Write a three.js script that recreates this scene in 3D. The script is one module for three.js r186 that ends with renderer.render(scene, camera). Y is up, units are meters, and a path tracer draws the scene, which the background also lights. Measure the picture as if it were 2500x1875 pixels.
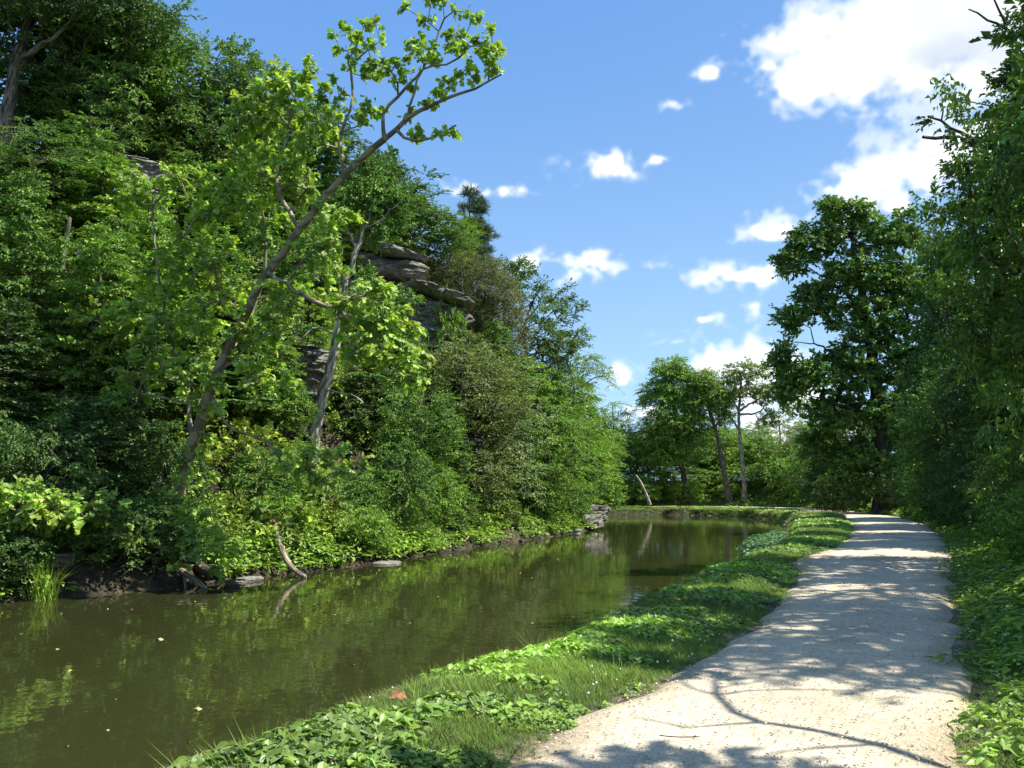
import * as THREE from 'three';
import { mergeGeometries, mergeVertices, toCreasedNormals } from 'three/addons/utils/BufferGeometryUtils.js';

// ------------------------------------------------------------------ camera, sky, sun, exposure
const scene = new THREE.Scene();
const camera = new THREE.PerspectiveCamera(50, 1024 / 768, 0.1, 6000);
camera.position.set(0, 1.6, 0);
camera.rotation.set(THREE.MathUtils.degToRad(7.51), 0, 0);
const renderer = new THREE.WebGLRenderer({ antialias: true });
renderer.setSize(1024, 768);
renderer.toneMapping = THREE.LinearToneMapping;
renderer.toneMappingExposure = 2.3;
renderer.shadowMap.enabled = true;

const SUN = new THREE.Vector3(0.585, 0.80, 0.03).normalize();
const sun = new THREE.DirectionalLight(new THREE.Color().setRGB(1.0, 0.95, 0.86), 4.6);
sun.position.copy(SUN).multiplyScalar(150);
sun.target.position.set(0, 0, -40);
sun.position.add(sun.target.position);
sun.castShadow = true;
sun.shadow.mapSize.set(4096, 4096);
Object.assign(sun.shadow.camera, { left: -70, right: 70, top: 70, bottom: -70, near: 1, far: 400 });
scene.add(sun, sun.target);

// ------------------------------------------------------------------ random numbers and noise
function rng(seed) {
  let a = seed >>> 0;
  return () => { a = (a + 0x6d2b79f5) | 0; let t = Math.imul(a ^ (a >>> 15), 1 | a); t = (t + Math.imul(t ^ (t >>> 7), 61 | t)) ^ t; return ((t ^ (t >>> 14)) >>> 0) / 4294967296; };
}
function hash(x, y, z) {
  let h = Math.imul(x, 374761393) + Math.imul(y, 668265263) + Math.imul(z, 1442695041);
  h = Math.imul(h ^ (h >>> 13), 1274126177);
  return ((h ^ (h >>> 16)) >>> 0) / 4294967296;
}
function noise3(x, y, z) {
  const X = Math.floor(x), Y = Math.floor(y), Z = Math.floor(z);
  let u = x - X, v = y - Y, w = z - Z;
  u = u * u * (3 - 2 * u); v = v * v * (3 - 2 * v); w = w * w * (3 - 2 * w);
  const l = (a, b, t) => a + (b - a) * t;
  return l(l(l(hash(X, Y, Z), hash(X + 1, Y, Z), u), l(hash(X, Y + 1, Z), hash(X + 1, Y + 1, Z), u), v),
    l(l(hash(X, Y, Z + 1), hash(X + 1, Y, Z + 1), u), l(hash(X, Y + 1, Z + 1), hash(X + 1, Y + 1, Z + 1), u), v), w) * 2 - 1;
}
const noise2 = (x, y) => noise3(x, y, 7.3);
function fbm(x, y, z, n = 4) { let s = 0, a = 0.5; for (let i = 0; i < n; i++) { s += a * noise3(x, y, z); x = x * 2.03 + 11.1; y = y * 2.03 + 3.7; z = z * 2.03 + 5.9; a *= 0.5; } return s; }
const clamp = THREE.MathUtils.clamp, lerp = THREE.MathUtils.lerp, sstep = (a, b, x) => { const t = clamp((x - a) / (b - a), 0, 1); return t * t * (3 - 2 * t); };
const V = (x, y, z) => new THREE.Vector3(x, y, z);

// ------------------------------------------------------------------ the sky: blue air and fair-weather clouds
{
  const W = 3072, H = 1536, data = new Float32Array(W * H * 4);
  // [azimuth, elevation, half width, half height] of the clouds, degrees, azimuth 0 along the view
  const C = [[21.5, 29.1, 2.4, .9], [19.3, 28.8, 1.5, .5], [24, 26.6, 4, 1.9], [27.1, 26.8, 3.8, 2.5], [30.5, 27.1, 4.8, 2.8], [33, 24.6, 3.4, 1.6], [21.6, 25.7, 2.4, .8], [28.6, 29.4, 3, 1.5], [36, 28, 3.5, 3],
    [30.8, 21.4, 1.9, 1.0], [28.2, 20.3, 2.5, 1.2], [25.2, 19.3, 2.8, 1.2], [22.7, 19, 1.7, .9], [25.7, 17.9, 1.2, .6], [18.2, 17.3, 2.2, .55], [16.2, 14.4, 2.5, .62], [16.8, 12.1, .7, .45], [11.6, 10.4, 1.1, .4],
    [15.1, 7.3, 2.2, 1.9], [17.3, 7.2, 2.2, 2.1], [16.2, 8, 2, 1.6], [19.5, 5, 3.2, 1.8], [7.6, 7.9, 1.2, .65], [1.8, 15.6, 2.1, .85], [5.4, 15.5, 1.3, .75], [9.2, 15.3, 1.2, .4], [-3.3, 20.8, 1.3, .52], [-.6, 20.6, 1.3, .5], [6.5, 22, 1.7, .8],
    [10.2, 22.3, .9, .35], [13.9, 27.4, .9, .4], [11.6, 25.8, .8, .4], [18, 27.4, .5, .2], [13.2, 11.8, .7, .22], [20, 3.6, 4, 1.2], [9.5, 5.5, 2, .7], [2.5, 4.5, 2.5, .6]];
  const R = rng(71);
  for (let i = 0; i < 150; i++) {  // the same fair-weather clouds go on round the rest of the sky
    const az = 40 + R() * 280, el = 4 + 70 * R() * R(), s = (0.9 + 2.6 * R()) * (0.5 + el / 40);
    for (let k = 0; k < 3; k++) C.push([az + (R() - .5) * s * 3, el + (R() - .5) * s * .6, s * (.6 + R() * .8), s * (.25 + .25 * R())]);
  }
  const bins = Array.from({ length: 360 }, () => []);
  for (const c of C) { const reach = Math.ceil(c[2] * 2.6) + 2; for (let d = -reach; d <= reach; d++) { const b = bins[((Math.round(c[0]) + d) % 360 + 360) % 360]; if (!b.includes(c)) b.push(c); } }
  for (let row = 0; row < H; row++) {
    const el = ((row + .5) / H - .5) * Math.PI, sy = Math.sin(el), ed = el * 180 / Math.PI;
    for (let col = 0; col < W; col++) {
      const o = (row * W + col) * 4;
      if (row < H / 2) { data[o] = .12; data[o + 1] = .13; data[o + 2] = .09; data[o + 3] = 1; continue; }
      const round = ((col + .5) / W - .5) * 2 * Math.PI, x = Math.cos(round) * Math.cos(el), z = Math.sin(round) * Math.cos(el);
      const cs = x * SUN.x + sy * SUN.y + z * SUN.z;
      // clear air: deep blue overhead, paler towards the horizon and the sun
      const hz = Math.pow(1 - Math.max(sy, 0), 3.2), mie = Math.pow(Math.max(0, cs), 5) * .10 + .10 * Math.pow(Math.max(0, .5 + .5 * cs), 3);
      let r = lerp(.041, .29, hz) + mie * .45, g = lerp(.130, .45, hz) + mie * .50, b = lerp(.345, .57, hz) + mie * .35;
      let az = round * 180 / Math.PI + 90; if (az > 180) az -= 360;
      const near = bins[((Math.round(az) % 360) + 360) % 360];
      let d = 0, d2 = 0, low = 0;
      if (near.length && ed > 0) {
        const wx = fbm(x * 24, sy * 24, z * 24, 3) * 2.4 + fbm(x * 75, sy * 75, z * 75, 3) * 1.0, wy = fbm(x * 24 + 40, sy * 24, z * 24, 3) * 1.5 + fbm(x * 75 + 9, sy * 75, z * 75, 3) * .7;
        for (const c of near) {
          let da = az - c[0]; if (da > 180) da -= 360; if (da < -180) da += 360;
          const q = Math.max(.55, Math.min(1, c[2] / 2)), dx = (da * Math.cos(el) + wx * q) / c[2], dy0 = ed - c[1] + wy * q * .6, dy = dy0 / (dy0 < 0 ? c[3] * .8 : c[3] * 1.15);
          const k = Math.exp(-(dx * dx + dy * dy) * 1.1);
          d2 += Math.exp(-(dx * dx * .4 + dy * dy * .4) * 1.1); if (k > .002) { d += k; low += k * clamp(-dy * .5 + .45, 0, 1) * clamp(c[3] / 2, .1, 1); }
        }
        if (d > .004) {
          low /= d;
          const n = fbm(x * 26 + 3, sy * 34, z * 26, 6) * 1.5 + fbm(x * 90, sy * 120, z * 90, 5) * .9;
          const dd = d * 1.05 + n * .95 * Math.min(1, d * 1.7); let a = .97 * Math.pow(sstep(.06, 1.25, dd), 1.3);
          const wisp = .42 * sstep(.45, 1.5, d2 * .9 + n * 1.1) * sstep(.1, .5, d2); a = a + (1 - a) * wisp;
          const shade = 1 - .20 * sstep(.8, 1.6, d) * sstep(-.2, .2, fbm(x * 14 + 5, sy * 14, z * 14, 3)) - .30 * low * sstep(.6, 1.5, d) - .10 * sstep(.5, 0, n + .3) * low;
          r = lerp(r, .60 * shade, a); g = lerp(g, .612 * (shade * .9 + .1), a); b = lerp(b, .625 * (shade * .75 + .25), a);
        }
      }
      data[o] = r; data[o + 1] = g; data[o + 2] = b; data[o + 3] = 1;
    }
  }
  const sky = new THREE.DataTexture(data, W, H, THREE.RGBAFormat, THREE.FloatType);
  sky.mapping = THREE.EquirectangularReflectionMapping; sky.magFilter = THREE.LinearFilter; sky.needsUpdate = true;
  scene.background = sky; scene.environment = sky;
}

// ------------------------------------------------------------------ helpers for things
const taken = new Map();
function numbered(name) { const n = taken.get(name) ?? 0; taken.set(name, n + 1); return n ? `${name}_${String(n).padStart(3, '0')}` : name; }
function tag(o, label, category, group) { o.userData.label = label; o.userData.category = category; if (group) o.userData.group = group; return o; }
function thing(name, label, category, [x, y, z], group) {
  const o = new THREE.Group(); o.name = numbered(name); o.position.set(x, y, z); scene.add(o);
  return tag(o, label, category, group);
}
function part(name, geometry, material, parent) {
  const m = new THREE.Mesh(geometry, material); m.name = name; m.castShadow = m.receiveShadow = true; parent.add(m); return m;
}
function structure(name, geometry, material) {
  const m = part(name, geometry, material, scene); m.name = numbered(name); m.userData.kind = 'structure'; return m;
}
function geom(pos, idx, { uv, color, normals = true } = {}) {
  const g = new THREE.BufferGeometry();
  g.setAttribute('position', new THREE.BufferAttribute(new Float32Array(pos), 3));
  if (uv) g.setAttribute('uv', new THREE.BufferAttribute(new Float32Array(uv), 2));
  if (color) g.setAttribute('color', new THREE.BufferAttribute(new Float32Array(color), 3));
  g.setIndex(new THREE.BufferAttribute(new Uint32Array(idx), 1));
  if (normals) g.computeVertexNormals();
  return g;
}
function textureOf(size, f, { srgb = true, repeat = 1 } = {}) {
  const d = new Uint8Array(size * size * 4);
  for (let y = 0; y < size; y++) for (let x = 0; x < size; x++) { const c = f(x / size, y / size), o = (y * size + x) * 4; for (let k = 0; k < 3; k++) d[o + k] = clamp(c[Math.min(k, c.length - 1)], 0, 1) * 255; d[o + 3] = 255; }
  const t = new THREE.DataTexture(d, size, size); t.wrapS = t.wrapT = THREE.RepeatWrapping; t.magFilter = THREE.LinearFilter; t.minFilter = THREE.LinearMipmapLinearFilter; t.generateMipmaps = true;
  t.colorSpace = srgb ? THREE.SRGBColorSpace : THREE.NoColorSpace; t.repeat.set(repeat, repeat); t.needsUpdate = true; return t;
}
// noise that tiles over the unit square
function tiled(u, v, n, seed) {
  const x = u * n, y = v * n, X = Math.floor(x), Y = Math.floor(y); let a = x - X, b = y - Y; a = a * a * (3 - 2 * a); b = b * b * (3 - 2 * b);
  const h = (i, j) => hash(((i % n) + n) % n, ((j % n) + n) % n, seed);
  return lerp(lerp(h(X, Y), h(X + 1, Y), a), lerp(h(X, Y + 1), h(X + 1, Y + 1), a), b);
}
const tfbm = (u, v, n, seed, o = 4) => { let s = 0, a = .5, t = 0; for (let i = 0; i < o; i++) { s += a * tiled(u, v, n, seed + i); t += a; a *= .55; n *= 2; } return s / t; };

// ------------------------------------------------------------------ the lie of the land (metres; the path surface is 0, the water -0.7)
const WATER = -0.7;
const smooth = (pts, n) => new THREE.CatmullRomCurve3(pts.map(([x, z]) => V(x, 0, z)), false, 'centripetal').getSpacedPoints(n).map((p) => [p.x, p.z]);
const HILL_SHORE = smooth([[-40, 22], [-24, 0], [-16, -10], [-10.65, -17.57], [-9.5, -18.72], [-7.95, -20.5], [-7.1, -22.1], [-6.1, -23.95], [-4.5, -27], [-3.4, -29.8], [-.94, -36.8], [2.3, -43.7], [5.2, -52.4], [5.8, -55.5], [5, -61], [1, -70], [-8, -79], [-25, -86], [-50, -90]], 150);
const NEAR_SHORE = smooth([[-22, 26], [-14, 12], [-8, 4], [-4.1, -2], [-2.42, -5.4], [-1.5, -7.25], [.08, -9.65], [1.72, -13.45], [4.05, -18.5], [6.35, -23.05], [9.9, -31.1], [14.6, -45], [17.8, -53], [21, -66], [22.2, -76], [20.6, -82.5], [16.6, -85.4], [9.8, -86.5], [0, -89], [-20, -97], [-50, -104]], 150);
const PATH_L = smooth([[-7, 8], [-3.4, 1], [-.9, -3.5], [-.06, -5.08], [.44, -6.05], [1.22, -7.17], [2.18, -8.83], [3.77, -11.98], [5.4, -15.8], [6.75, -19.8], [9.4, -24.4], [15.6, -38.3], [20.6, -52], [24.3, -66], [24.9, -76], [23.4, -83.6], [20, -87.4], [14, -88.8], [5, -90.2], [-8, -94.6], [-30, -101]], 160);
const PATH_R = smooth([[-2.9, 7.4], [0, 1.6], [1.9, -3.5], [2.6, -5.08], [3.54, -6.85], [4.56, -8.83], [6.46, -12.48], [8.3, -16], [9.77, -18.77], [12.4, -23.8], [15.53, -30.37], [19, -38], [21.6, -44.1], [24.8, -53], [27.3, -62], [28.6, -72], [28, -82], [25, -88.6], [20.5, -91], [14, -91.8], [5, -93.4], [-8, -98], [-30, -104.5]], 160);
const WATER_POLY = [...HILL_SHORE, ...NEAR_SHORE.slice().reverse()];
const HILL_POLY = [...HILL_SHORE, [-900, -90], [-900, 400], [-60, 60]];
const PATH_POLY = [...PATH_L, ...PATH_R.slice().reverse()];
function inside(p, x, z) { let c = false; for (let i = 0, j = p.length - 1; i < p.length; j = i++) if ((p[i][1] > z) !== (p[j][1] > z) && x < ((p[j][0] - p[i][0]) * (z - p[i][1])) / (p[j][1] - p[i][1]) + p[i][0]) c = !c; return c; }
function dist(l, x, z) {
  let best = 1e9;
  for (let i = 0; i + 1 < l.length; i++) {
    const ax = l[i][0], az = l[i][1], bx = l[i + 1][0] - ax, bz = l[i + 1][1] - az, t = clamp(((x - ax) * bx + (z - az) * bz) / (bx * bx + bz * bz + 1e-9), 0, 1), dx = x - ax - bx * t, dz = z - az - bz * t, d = dx * dx + dz * dz;
    if (d < best) best = d;
  }
  return Math.sqrt(best);
}
function hillHeight(d, x, z) {
  const k = lerp(1, 1.7, sstep(-33, -47, z)), e = d * k;
  let h = -.75 + .75 * sstep(0, 1.1, d) + .9 * sstep(1, 4, e) + Math.max(0, Math.min(e, 13) - 2.6) * 1.16 + Math.max(0, Math.min(e, 20) - 13) * .38 + Math.max(0, e - 20) * .12;
  if (d > 80) h = Math.min(h, 24);
  const rough = sstep(1, 5, d);
  h += rough * (fbm(x * .22, z * .22, 3, 4) * 2.2 + fbm(x * .9, z * .9, 9, 3) * .5);
  const ledge = Math.sin(h * 2.1 + fbm(x * .15, z * .15, 1, 2) * 3) * .35 * rough * sstep(3, 9, h) * (1 - sstep(13, 15, h));
  return h + ledge;
}
function landAt(x, z) {
  if (inside(WATER_POLY, x, z)) { const d = Math.min(dist(HILL_SHORE, x, z), dist(NEAR_SHORE, x, z)); return { y: WATER - .05 - Math.min(.9, .55 * d), where: 'bed' }; }
  if (inside(HILL_POLY, x, z)) { const d = dist(HILL_SHORE, x, z); return { y: hillHeight(d, x, z), where: 'hill', d }; }
  const d = dist(NEAR_SHORE, x, z);
  let y = WATER - .05 + .72 * sstep(0, .75 + .25 * noise2(x * .9, z * .9), d), onPath = inside(PATH_POLY, x, z), dp = onPath ? 0 : Math.min(dist(PATH_L, x, z), dist(PATH_R, x, z));
  if (dp < 1.2) y += .12 * sstep(-62, -80, z) * sstep(1.2, .2, dp);
  y += onPath ? -.02 : Math.min(1, dp) * sstep(.4, 1.4, d) * (.05 + .07 * fbm(x * .8, z * .8, 2, 3));
  // knoll of grass where the path bends, and the mound outside the far bend
  const right = !onPath && dist(PATH_R, x, z) < dist(PATH_L, x, z);
  if (right) y += sstep(.6, 7, dp) * (z < -46 ? 2.4 * sstep(-44, -60, z) : .25) + .2 * sstep(.5, 3, dp);
  else if (!onPath) y += .22 * Math.exp(-(((x - 19.6) / 2.2) ** 2 + ((z + 50) / 7) ** 2)) * sstep(0, 1, d);
  if (!right && !onPath) y -= .16 * sstep(-58, -72, z) * sstep(0, .8, dp);
  if (dp > 40) y -= Math.min(4, (dp - 40) * .05);
  return { y, where: right ? 'right' : onPath ? 'path' : 'verge', d, dp };
}
const groundY = (x, z) => landAt(x, z).y;

// ------------------------------------------------------------------ textures and materials
const M = {};
{
  const soil = textureOf(512, (u, v) => { const n = tfbm(u, v, 8, 11, 5), f = tfbm(u, v, 64, 5, 3), k = .55 + .5 * (n - .5) + .7 * (f - .5); return [k * 1.02, k, k * .92]; });
  const soilBump = textureOf(512, (u, v) => [tfbm(u, v, 16, 21, 5)], { srgb: false });
  M.ground = new THREE.MeshStandardMaterial({ map: soil, bumpMap: soilBump, bumpScale: .05, roughness: 1, vertexColors: true, name: 'soil' });
  // crushed stone: scattered chips of several sizes and tones in pale dust
  const S = 1024, tone = new Float32Array(S * S), hgt = new Float32Array(S * S), Rg = rng(5);
  for (let i = 0; i < S * S; i++) { const u = (i % S) / S, v = Math.floor(i / S) / S; tone[i] = .78 + .16 * (tfbm(u, v, 6, 3, 4) - .5) + .16 * (hash(i, 3, 9) - .5) + .17 * (tiled(u, v, 150, 61) - .5) + .14 * (tiled(u, v, 64, 62) - .5); hgt[i] = .35 + .2 * tfbm(u, v, 48, 4, 3); }
  for (let k = 0; k < 16000; k++) {
    const r = .9 + 3.6 * Rg() ** 3, ex = .65 + .5 * Rg(), cx = Rg() * S, cy = Rg() * S, t = Rg() < .12 ? .48 + .2 * Rg() : .70 + .30 * Rg(), a = Rg() * 3.14, ca = Math.cos(a), sa = Math.sin(a);
    for (let y = -8; y <= 8; y++) for (let x = -8; x <= 8; x++) { const px = (x * ca + y * sa) / ex, py = (-x * sa + y * ca) * ex, q = (px * px + py * py) / (r * r); if (q < 1) { const i = ((Math.floor(cy + y) + S) % S) * S + ((Math.floor(cx + x) + S) % S); tone[i] = lerp(tone[i], t, .8 - .3 * q); hgt[i] = .5 + .12 * r * Math.sqrt(1 - q); } }
  }
  const at = (arr) => (u, v) => arr[Math.min(S - 1, Math.floor(v * S)) * S + Math.min(S - 1, Math.floor(u * S))];
  const tA = at(tone), hA = at(hgt);
  M.gravel = new THREE.MeshStandardMaterial({ map: textureOf(S, (u, v) => { const t = tA(u, v); return [t, t * .945, t * .83]; }), bumpMap: textureOf(S, (u, v) => [hA(u, v)], { srgb: false }), bumpScale: .006, roughness: .95, vertexColors: true, name: 'crushed stone' });
  const bark = (name, c, dark, nx) => new THREE.MeshStandardMaterial({
    map: textureOf(256, (u, v) => { const n = tfbm(u, v * .25, nx, 31, 4), m = tfbm(u, v, 4, 8, 3), k = lerp(dark, 1, sstep(.3, .62, n)) * (.75 + .5 * m); return c.map((q) => q * k); }),
    bumpMap: textureOf(256, (u, v) => [tfbm(u, v * .25, nx, 31, 4)], { srgb: false }), bumpScale: .03, roughness: .95, name,
  });
  M.bark = bark('grey bark', [.50, .45, .39], .45, 16);
  M.darkBark = bark('dark bark', [.34, .30, .26], .5, 16);
  M.paleBark = bark('pale bark', [.72, .68, .61], .55, 12);
  M.sycBark = new THREE.MeshStandardMaterial({ map: textureOf(256, (u, v) => { const n = sstep(.44, .56, tfbm(u, v, 6, 77, 4)), m = .85 + .3 * tfbm(u, v, 32, 2, 2); return [lerp(.40, .55, n) * m, lerp(.37, .51, n) * m, lerp(.29, .41, n) * m]; }), bumpMap: textureOf(128, (u, v) => [tfbm(u, v, 6, 77, 4)], { srgb: false }), bumpScale: .012, roughness: .85, name: 'sycamore bark' });
  M.drift = bark('driftwood', [.62, .56, .48], .6, 20);
  const strata = (u, v) => { const w = tfbm(u, v, 4, 15, 3) * .35; return tiled(u * .2, (v + w) % 1, 24, 91) * .6 + tfbm(u, v, 32, 40, 3) * .4; };
  M.rock = new THREE.MeshStandardMaterial({ map: textureOf(512, (u, v) => { const s = strata(u, v), l = sstep(.55, .7, tfbm(u, v, 10, 61, 4)), k = .25 + .34 * s; return [k + .10 * l, k * .98 + .11 * l, k * .93 + .09 * l]; }), bumpMap: textureOf(512, (u, v) => [strata(u, v)], { srgb: false }), bumpScale: .06, roughness: .92, vertexColors: true, name: 'grey layered rock' });
  const ripple = textureOf(1024, (u, v) => [.5 * tfbm(u, v, 6, 51, 3) + .35 * tfbm(u, v, 20, 52, 3) + .15 * tfbm(u, v, 70, 53, 2)], { srgb: false });
  ripple.repeat.set(1, 1);
  M.water = new THREE.MeshPhysicalMaterial({ color: new THREE.Color().setRGB(0.025, .028, .009), roughness: .025, ior: 1.333, bumpMap: ripple, bumpScale: .009, name: 'murky canal water' });
}
const leafMaterials = new Map();
// leaf tints (linear base colours); the vertex colours vary single leaves round them
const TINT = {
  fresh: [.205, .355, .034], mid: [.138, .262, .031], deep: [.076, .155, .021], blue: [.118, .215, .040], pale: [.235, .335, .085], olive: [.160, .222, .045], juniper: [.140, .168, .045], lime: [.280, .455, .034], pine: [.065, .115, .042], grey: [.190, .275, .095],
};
function leafMat(t, { gloss = .22, through = .27 } = {}) {
  const key = t + gloss + through;
  if (!leafMaterials.has(key)) {
    const c = TINT[t];
    leafMaterials.set(key, new THREE.MeshPhysicalMaterial({ color: new THREE.Color().setRGB(...c), vertexColors: true, side: THREE.DoubleSide, flatShading: true, roughness: .92, transmission: through, thickness: 0, clearcoat: gloss, clearcoatRoughness: .38, ior: 1.4, name: t + ' leaves' }));
  }
  return leafMaterials.get(key);
}

// ------------------------------------------------------------------ leaves
class Leaves {
  constructor() { this.p = []; this.i = []; this.c = []; this.n = 0; }
  // shape: 'blade' (folded diamond), 'lobed' (five points), 'needle'
  add(o, axis, normal, L, Wd, tone, shape, R) {
    const side = T1.crossVectors(axis, normal).normalize(), up = T2.crossVectors(side, axis), base = this.p.length / 3;
    const put = (a, s, h) => { this.p.push(o.x + axis.x * a * L + side.x * s * Wd + up.x * h * L, o.y + axis.y * a * L + side.y * s * Wd + up.y * h * L, o.z + axis.z * a * L + side.z * s * Wd + up.z * h * L); this.c.push(tone[0], tone[1], tone[2]); };
    const fold = .06 + .16 * R(), droop = -.10 - .2 * R();
    if (shape === 'lobed') {
      put(0, 0, 0); put(.3, .5, fold); put(.55, .2, fold * .3); put(1, 0, droop); put(.55, -.2, fold * .3); put(.3, -.5, fold); put(.14, .36, fold * .7); put(.14, -.36, fold * .7); put(.72, .42, fold * .5 + droop * .5); put(.72, -.42, fold * .5 + droop * .5);
      for (const t of [[0, 2, 4], [0, 6, 2], [6, 1, 2], [0, 4, 7], [7, 4, 5], [2, 8, 3], [2, 3, 4], [4, 3, 9]]) this.i.push(base + t[0], base + t[1], base + t[2]);
    } else if (shape === 'oval') {
      put(0, 0, 0); put(.22, .36, fold); put(.52, .5, fold + droop * .3); put(.8, .3, fold * .6 + droop * .7); put(1, 0, droop); put(.8, -.3, fold * .6 + droop * .7); put(.52, -.5, fold + droop * .3); put(.22, -.36, fold); put(.5, 0, droop * .25);
      for (const t of [[0, 8, 1], [1, 8, 2], [2, 8, 3], [3, 8, 4], [4, 8, 5], [5, 8, 6], [6, 8, 7], [7, 8, 0]]) this.i.push(base + t[0], base + t[1], base + t[2]);
    } else if (shape === 'needle') {
      put(0, -.5, 0); put(0, .5, 0); put(1, 0, 0); this.i.push(base, base + 1, base + 2);
    } else {
      put(0, 0, 0); put(.45, .5, fold); put(1, 0, droop); put(.45, -.5, fold);
      this.i.push(base, base + 1, base + 2, base, base + 2, base + 3);
    }
    this.n++;
  }
  build() { return geom(this.p, this.i, { color: this.c, normals: false }); }
}
const T1 = V(), T2 = V(), T3 = V(), T4 = V(), UP = V(0, 1, 0);
const randDir = (R) => { const y = R() * 2 - 1, a = R() * 6.2832, s = Math.sqrt(1 - y * y); return V(s * Math.cos(a), y, s * Math.sin(a)); };
function toneOf(R, young = 0) { const k = .72 + .56 * R(), w = (R() - .5) * .3 + young; return [k * (1 + w * .9), k * (1 + w * .25), k * (1 - w * .6)]; }
// one clump of foliage: twigs that spread from p along dir, leaves on both sides of each
function clump(L, p, dir, s, R, twigs = []) {
  const nT = s.twigs ?? 6, ct = toneOf(R);
  for (let t = 0; t < nT; t++) {
    const d = randDir(R).multiplyScalar(.85).add(dir).add(V(0, s.lift ?? .1, 0)); d.y *= s.flat ?? .6; d.normalize();
    const len = s.clumpR * (.55 + .6 * R()), nL = Math.max(3, Math.round((s.perTwig ?? 9) * (.7 + .6 * R())));
    const o = p.clone().addScaledVector(randDir(R), s.clumpR * .22);
    twigs.push([p, o.clone().addScaledVector(d, len * .9)]);
    for (let k = 0; k < nL; k++) {
      const f = (k + .7) / nL, q = o.clone().addScaledVector(d, len * f); q.y -= f * f * len * (s.sag ?? .15);
      const ax = randDir(R).multiplyScalar(.8).add(d); ax.y -= s.droop ?? .25; ax.normalize();
      const nm = randDir(R).multiplyScalar(s.wild ?? .75); nm.y += 1; nm.addScaledVector(dir, .35); nm.addScaledVector(ax, -nm.dot(ax)).normalize();
      const l = s.leaf * (.7 + .55 * R()), one = toneOf(R, f > .8 ? s.young ?? .1 : 0);
      L.add(q, ax, nm, l, l * (s.aspect ?? .55), [one[0] * ct[0], one[1] * ct[1], one[2] * ct[2]], s.shape, R);
    }
  }
}

// ------------------------------------------------------------------ wood: skeletons turned into tapered tubes
function tube(out, pts, rad, sides, seed) {
  if (pts.length < 2) return;
  const base = out.p.length / 3; let len = 0, n = V(1, 0, 0);
  for (let i = 0; i < pts.length; i++) {
    const d = T1.subVectors(pts[Math.min(i + 1, pts.length - 1)], pts[Math.max(i - 1, 0)]).normalize();
    if (i) len += pts[i].distanceTo(pts[i - 1]);
    if (Math.abs(n.dot(d)) > .9) n.set(d.z, d.x, d.y);
    n.addScaledVector(d, -n.dot(d)).normalize(); const b = T2.crossVectors(d, n);
    for (let k = 0; k <= sides; k++) {
      const a = (k / sides) * 6.28319, w = rad[i] * (1 + (rad[i] > .06 ? .14 * noise3(Math.cos(a) * 1.7 + seed, len * 1.1, Math.sin(a) * 1.7) : 0));
      out.p.push(pts[i].x + (n.x * Math.cos(a) + b.x * Math.sin(a)) * w, pts[i].y + (n.y * Math.cos(a) + b.y * Math.sin(a)) * w, pts[i].z + (n.z * Math.cos(a) + b.z * Math.sin(a)) * w);
      out.uv.push((k / sides) * Math.max(1, Math.round(rad[0] * 6)), len * .9);
    }
    if (i) for (let k = 0; k < sides; k++) { const q = base + (i - 1) * (sides + 1) + k, r = q + sides + 1; out.i.push(q, r, q + 1, q + 1, r, r + 1); }
  }
}
const woodGeo = (o) => geom(o.p, o.i, { uv: o.uv });
const woods = () => ({ p: [], i: [], uv: [] });
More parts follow.
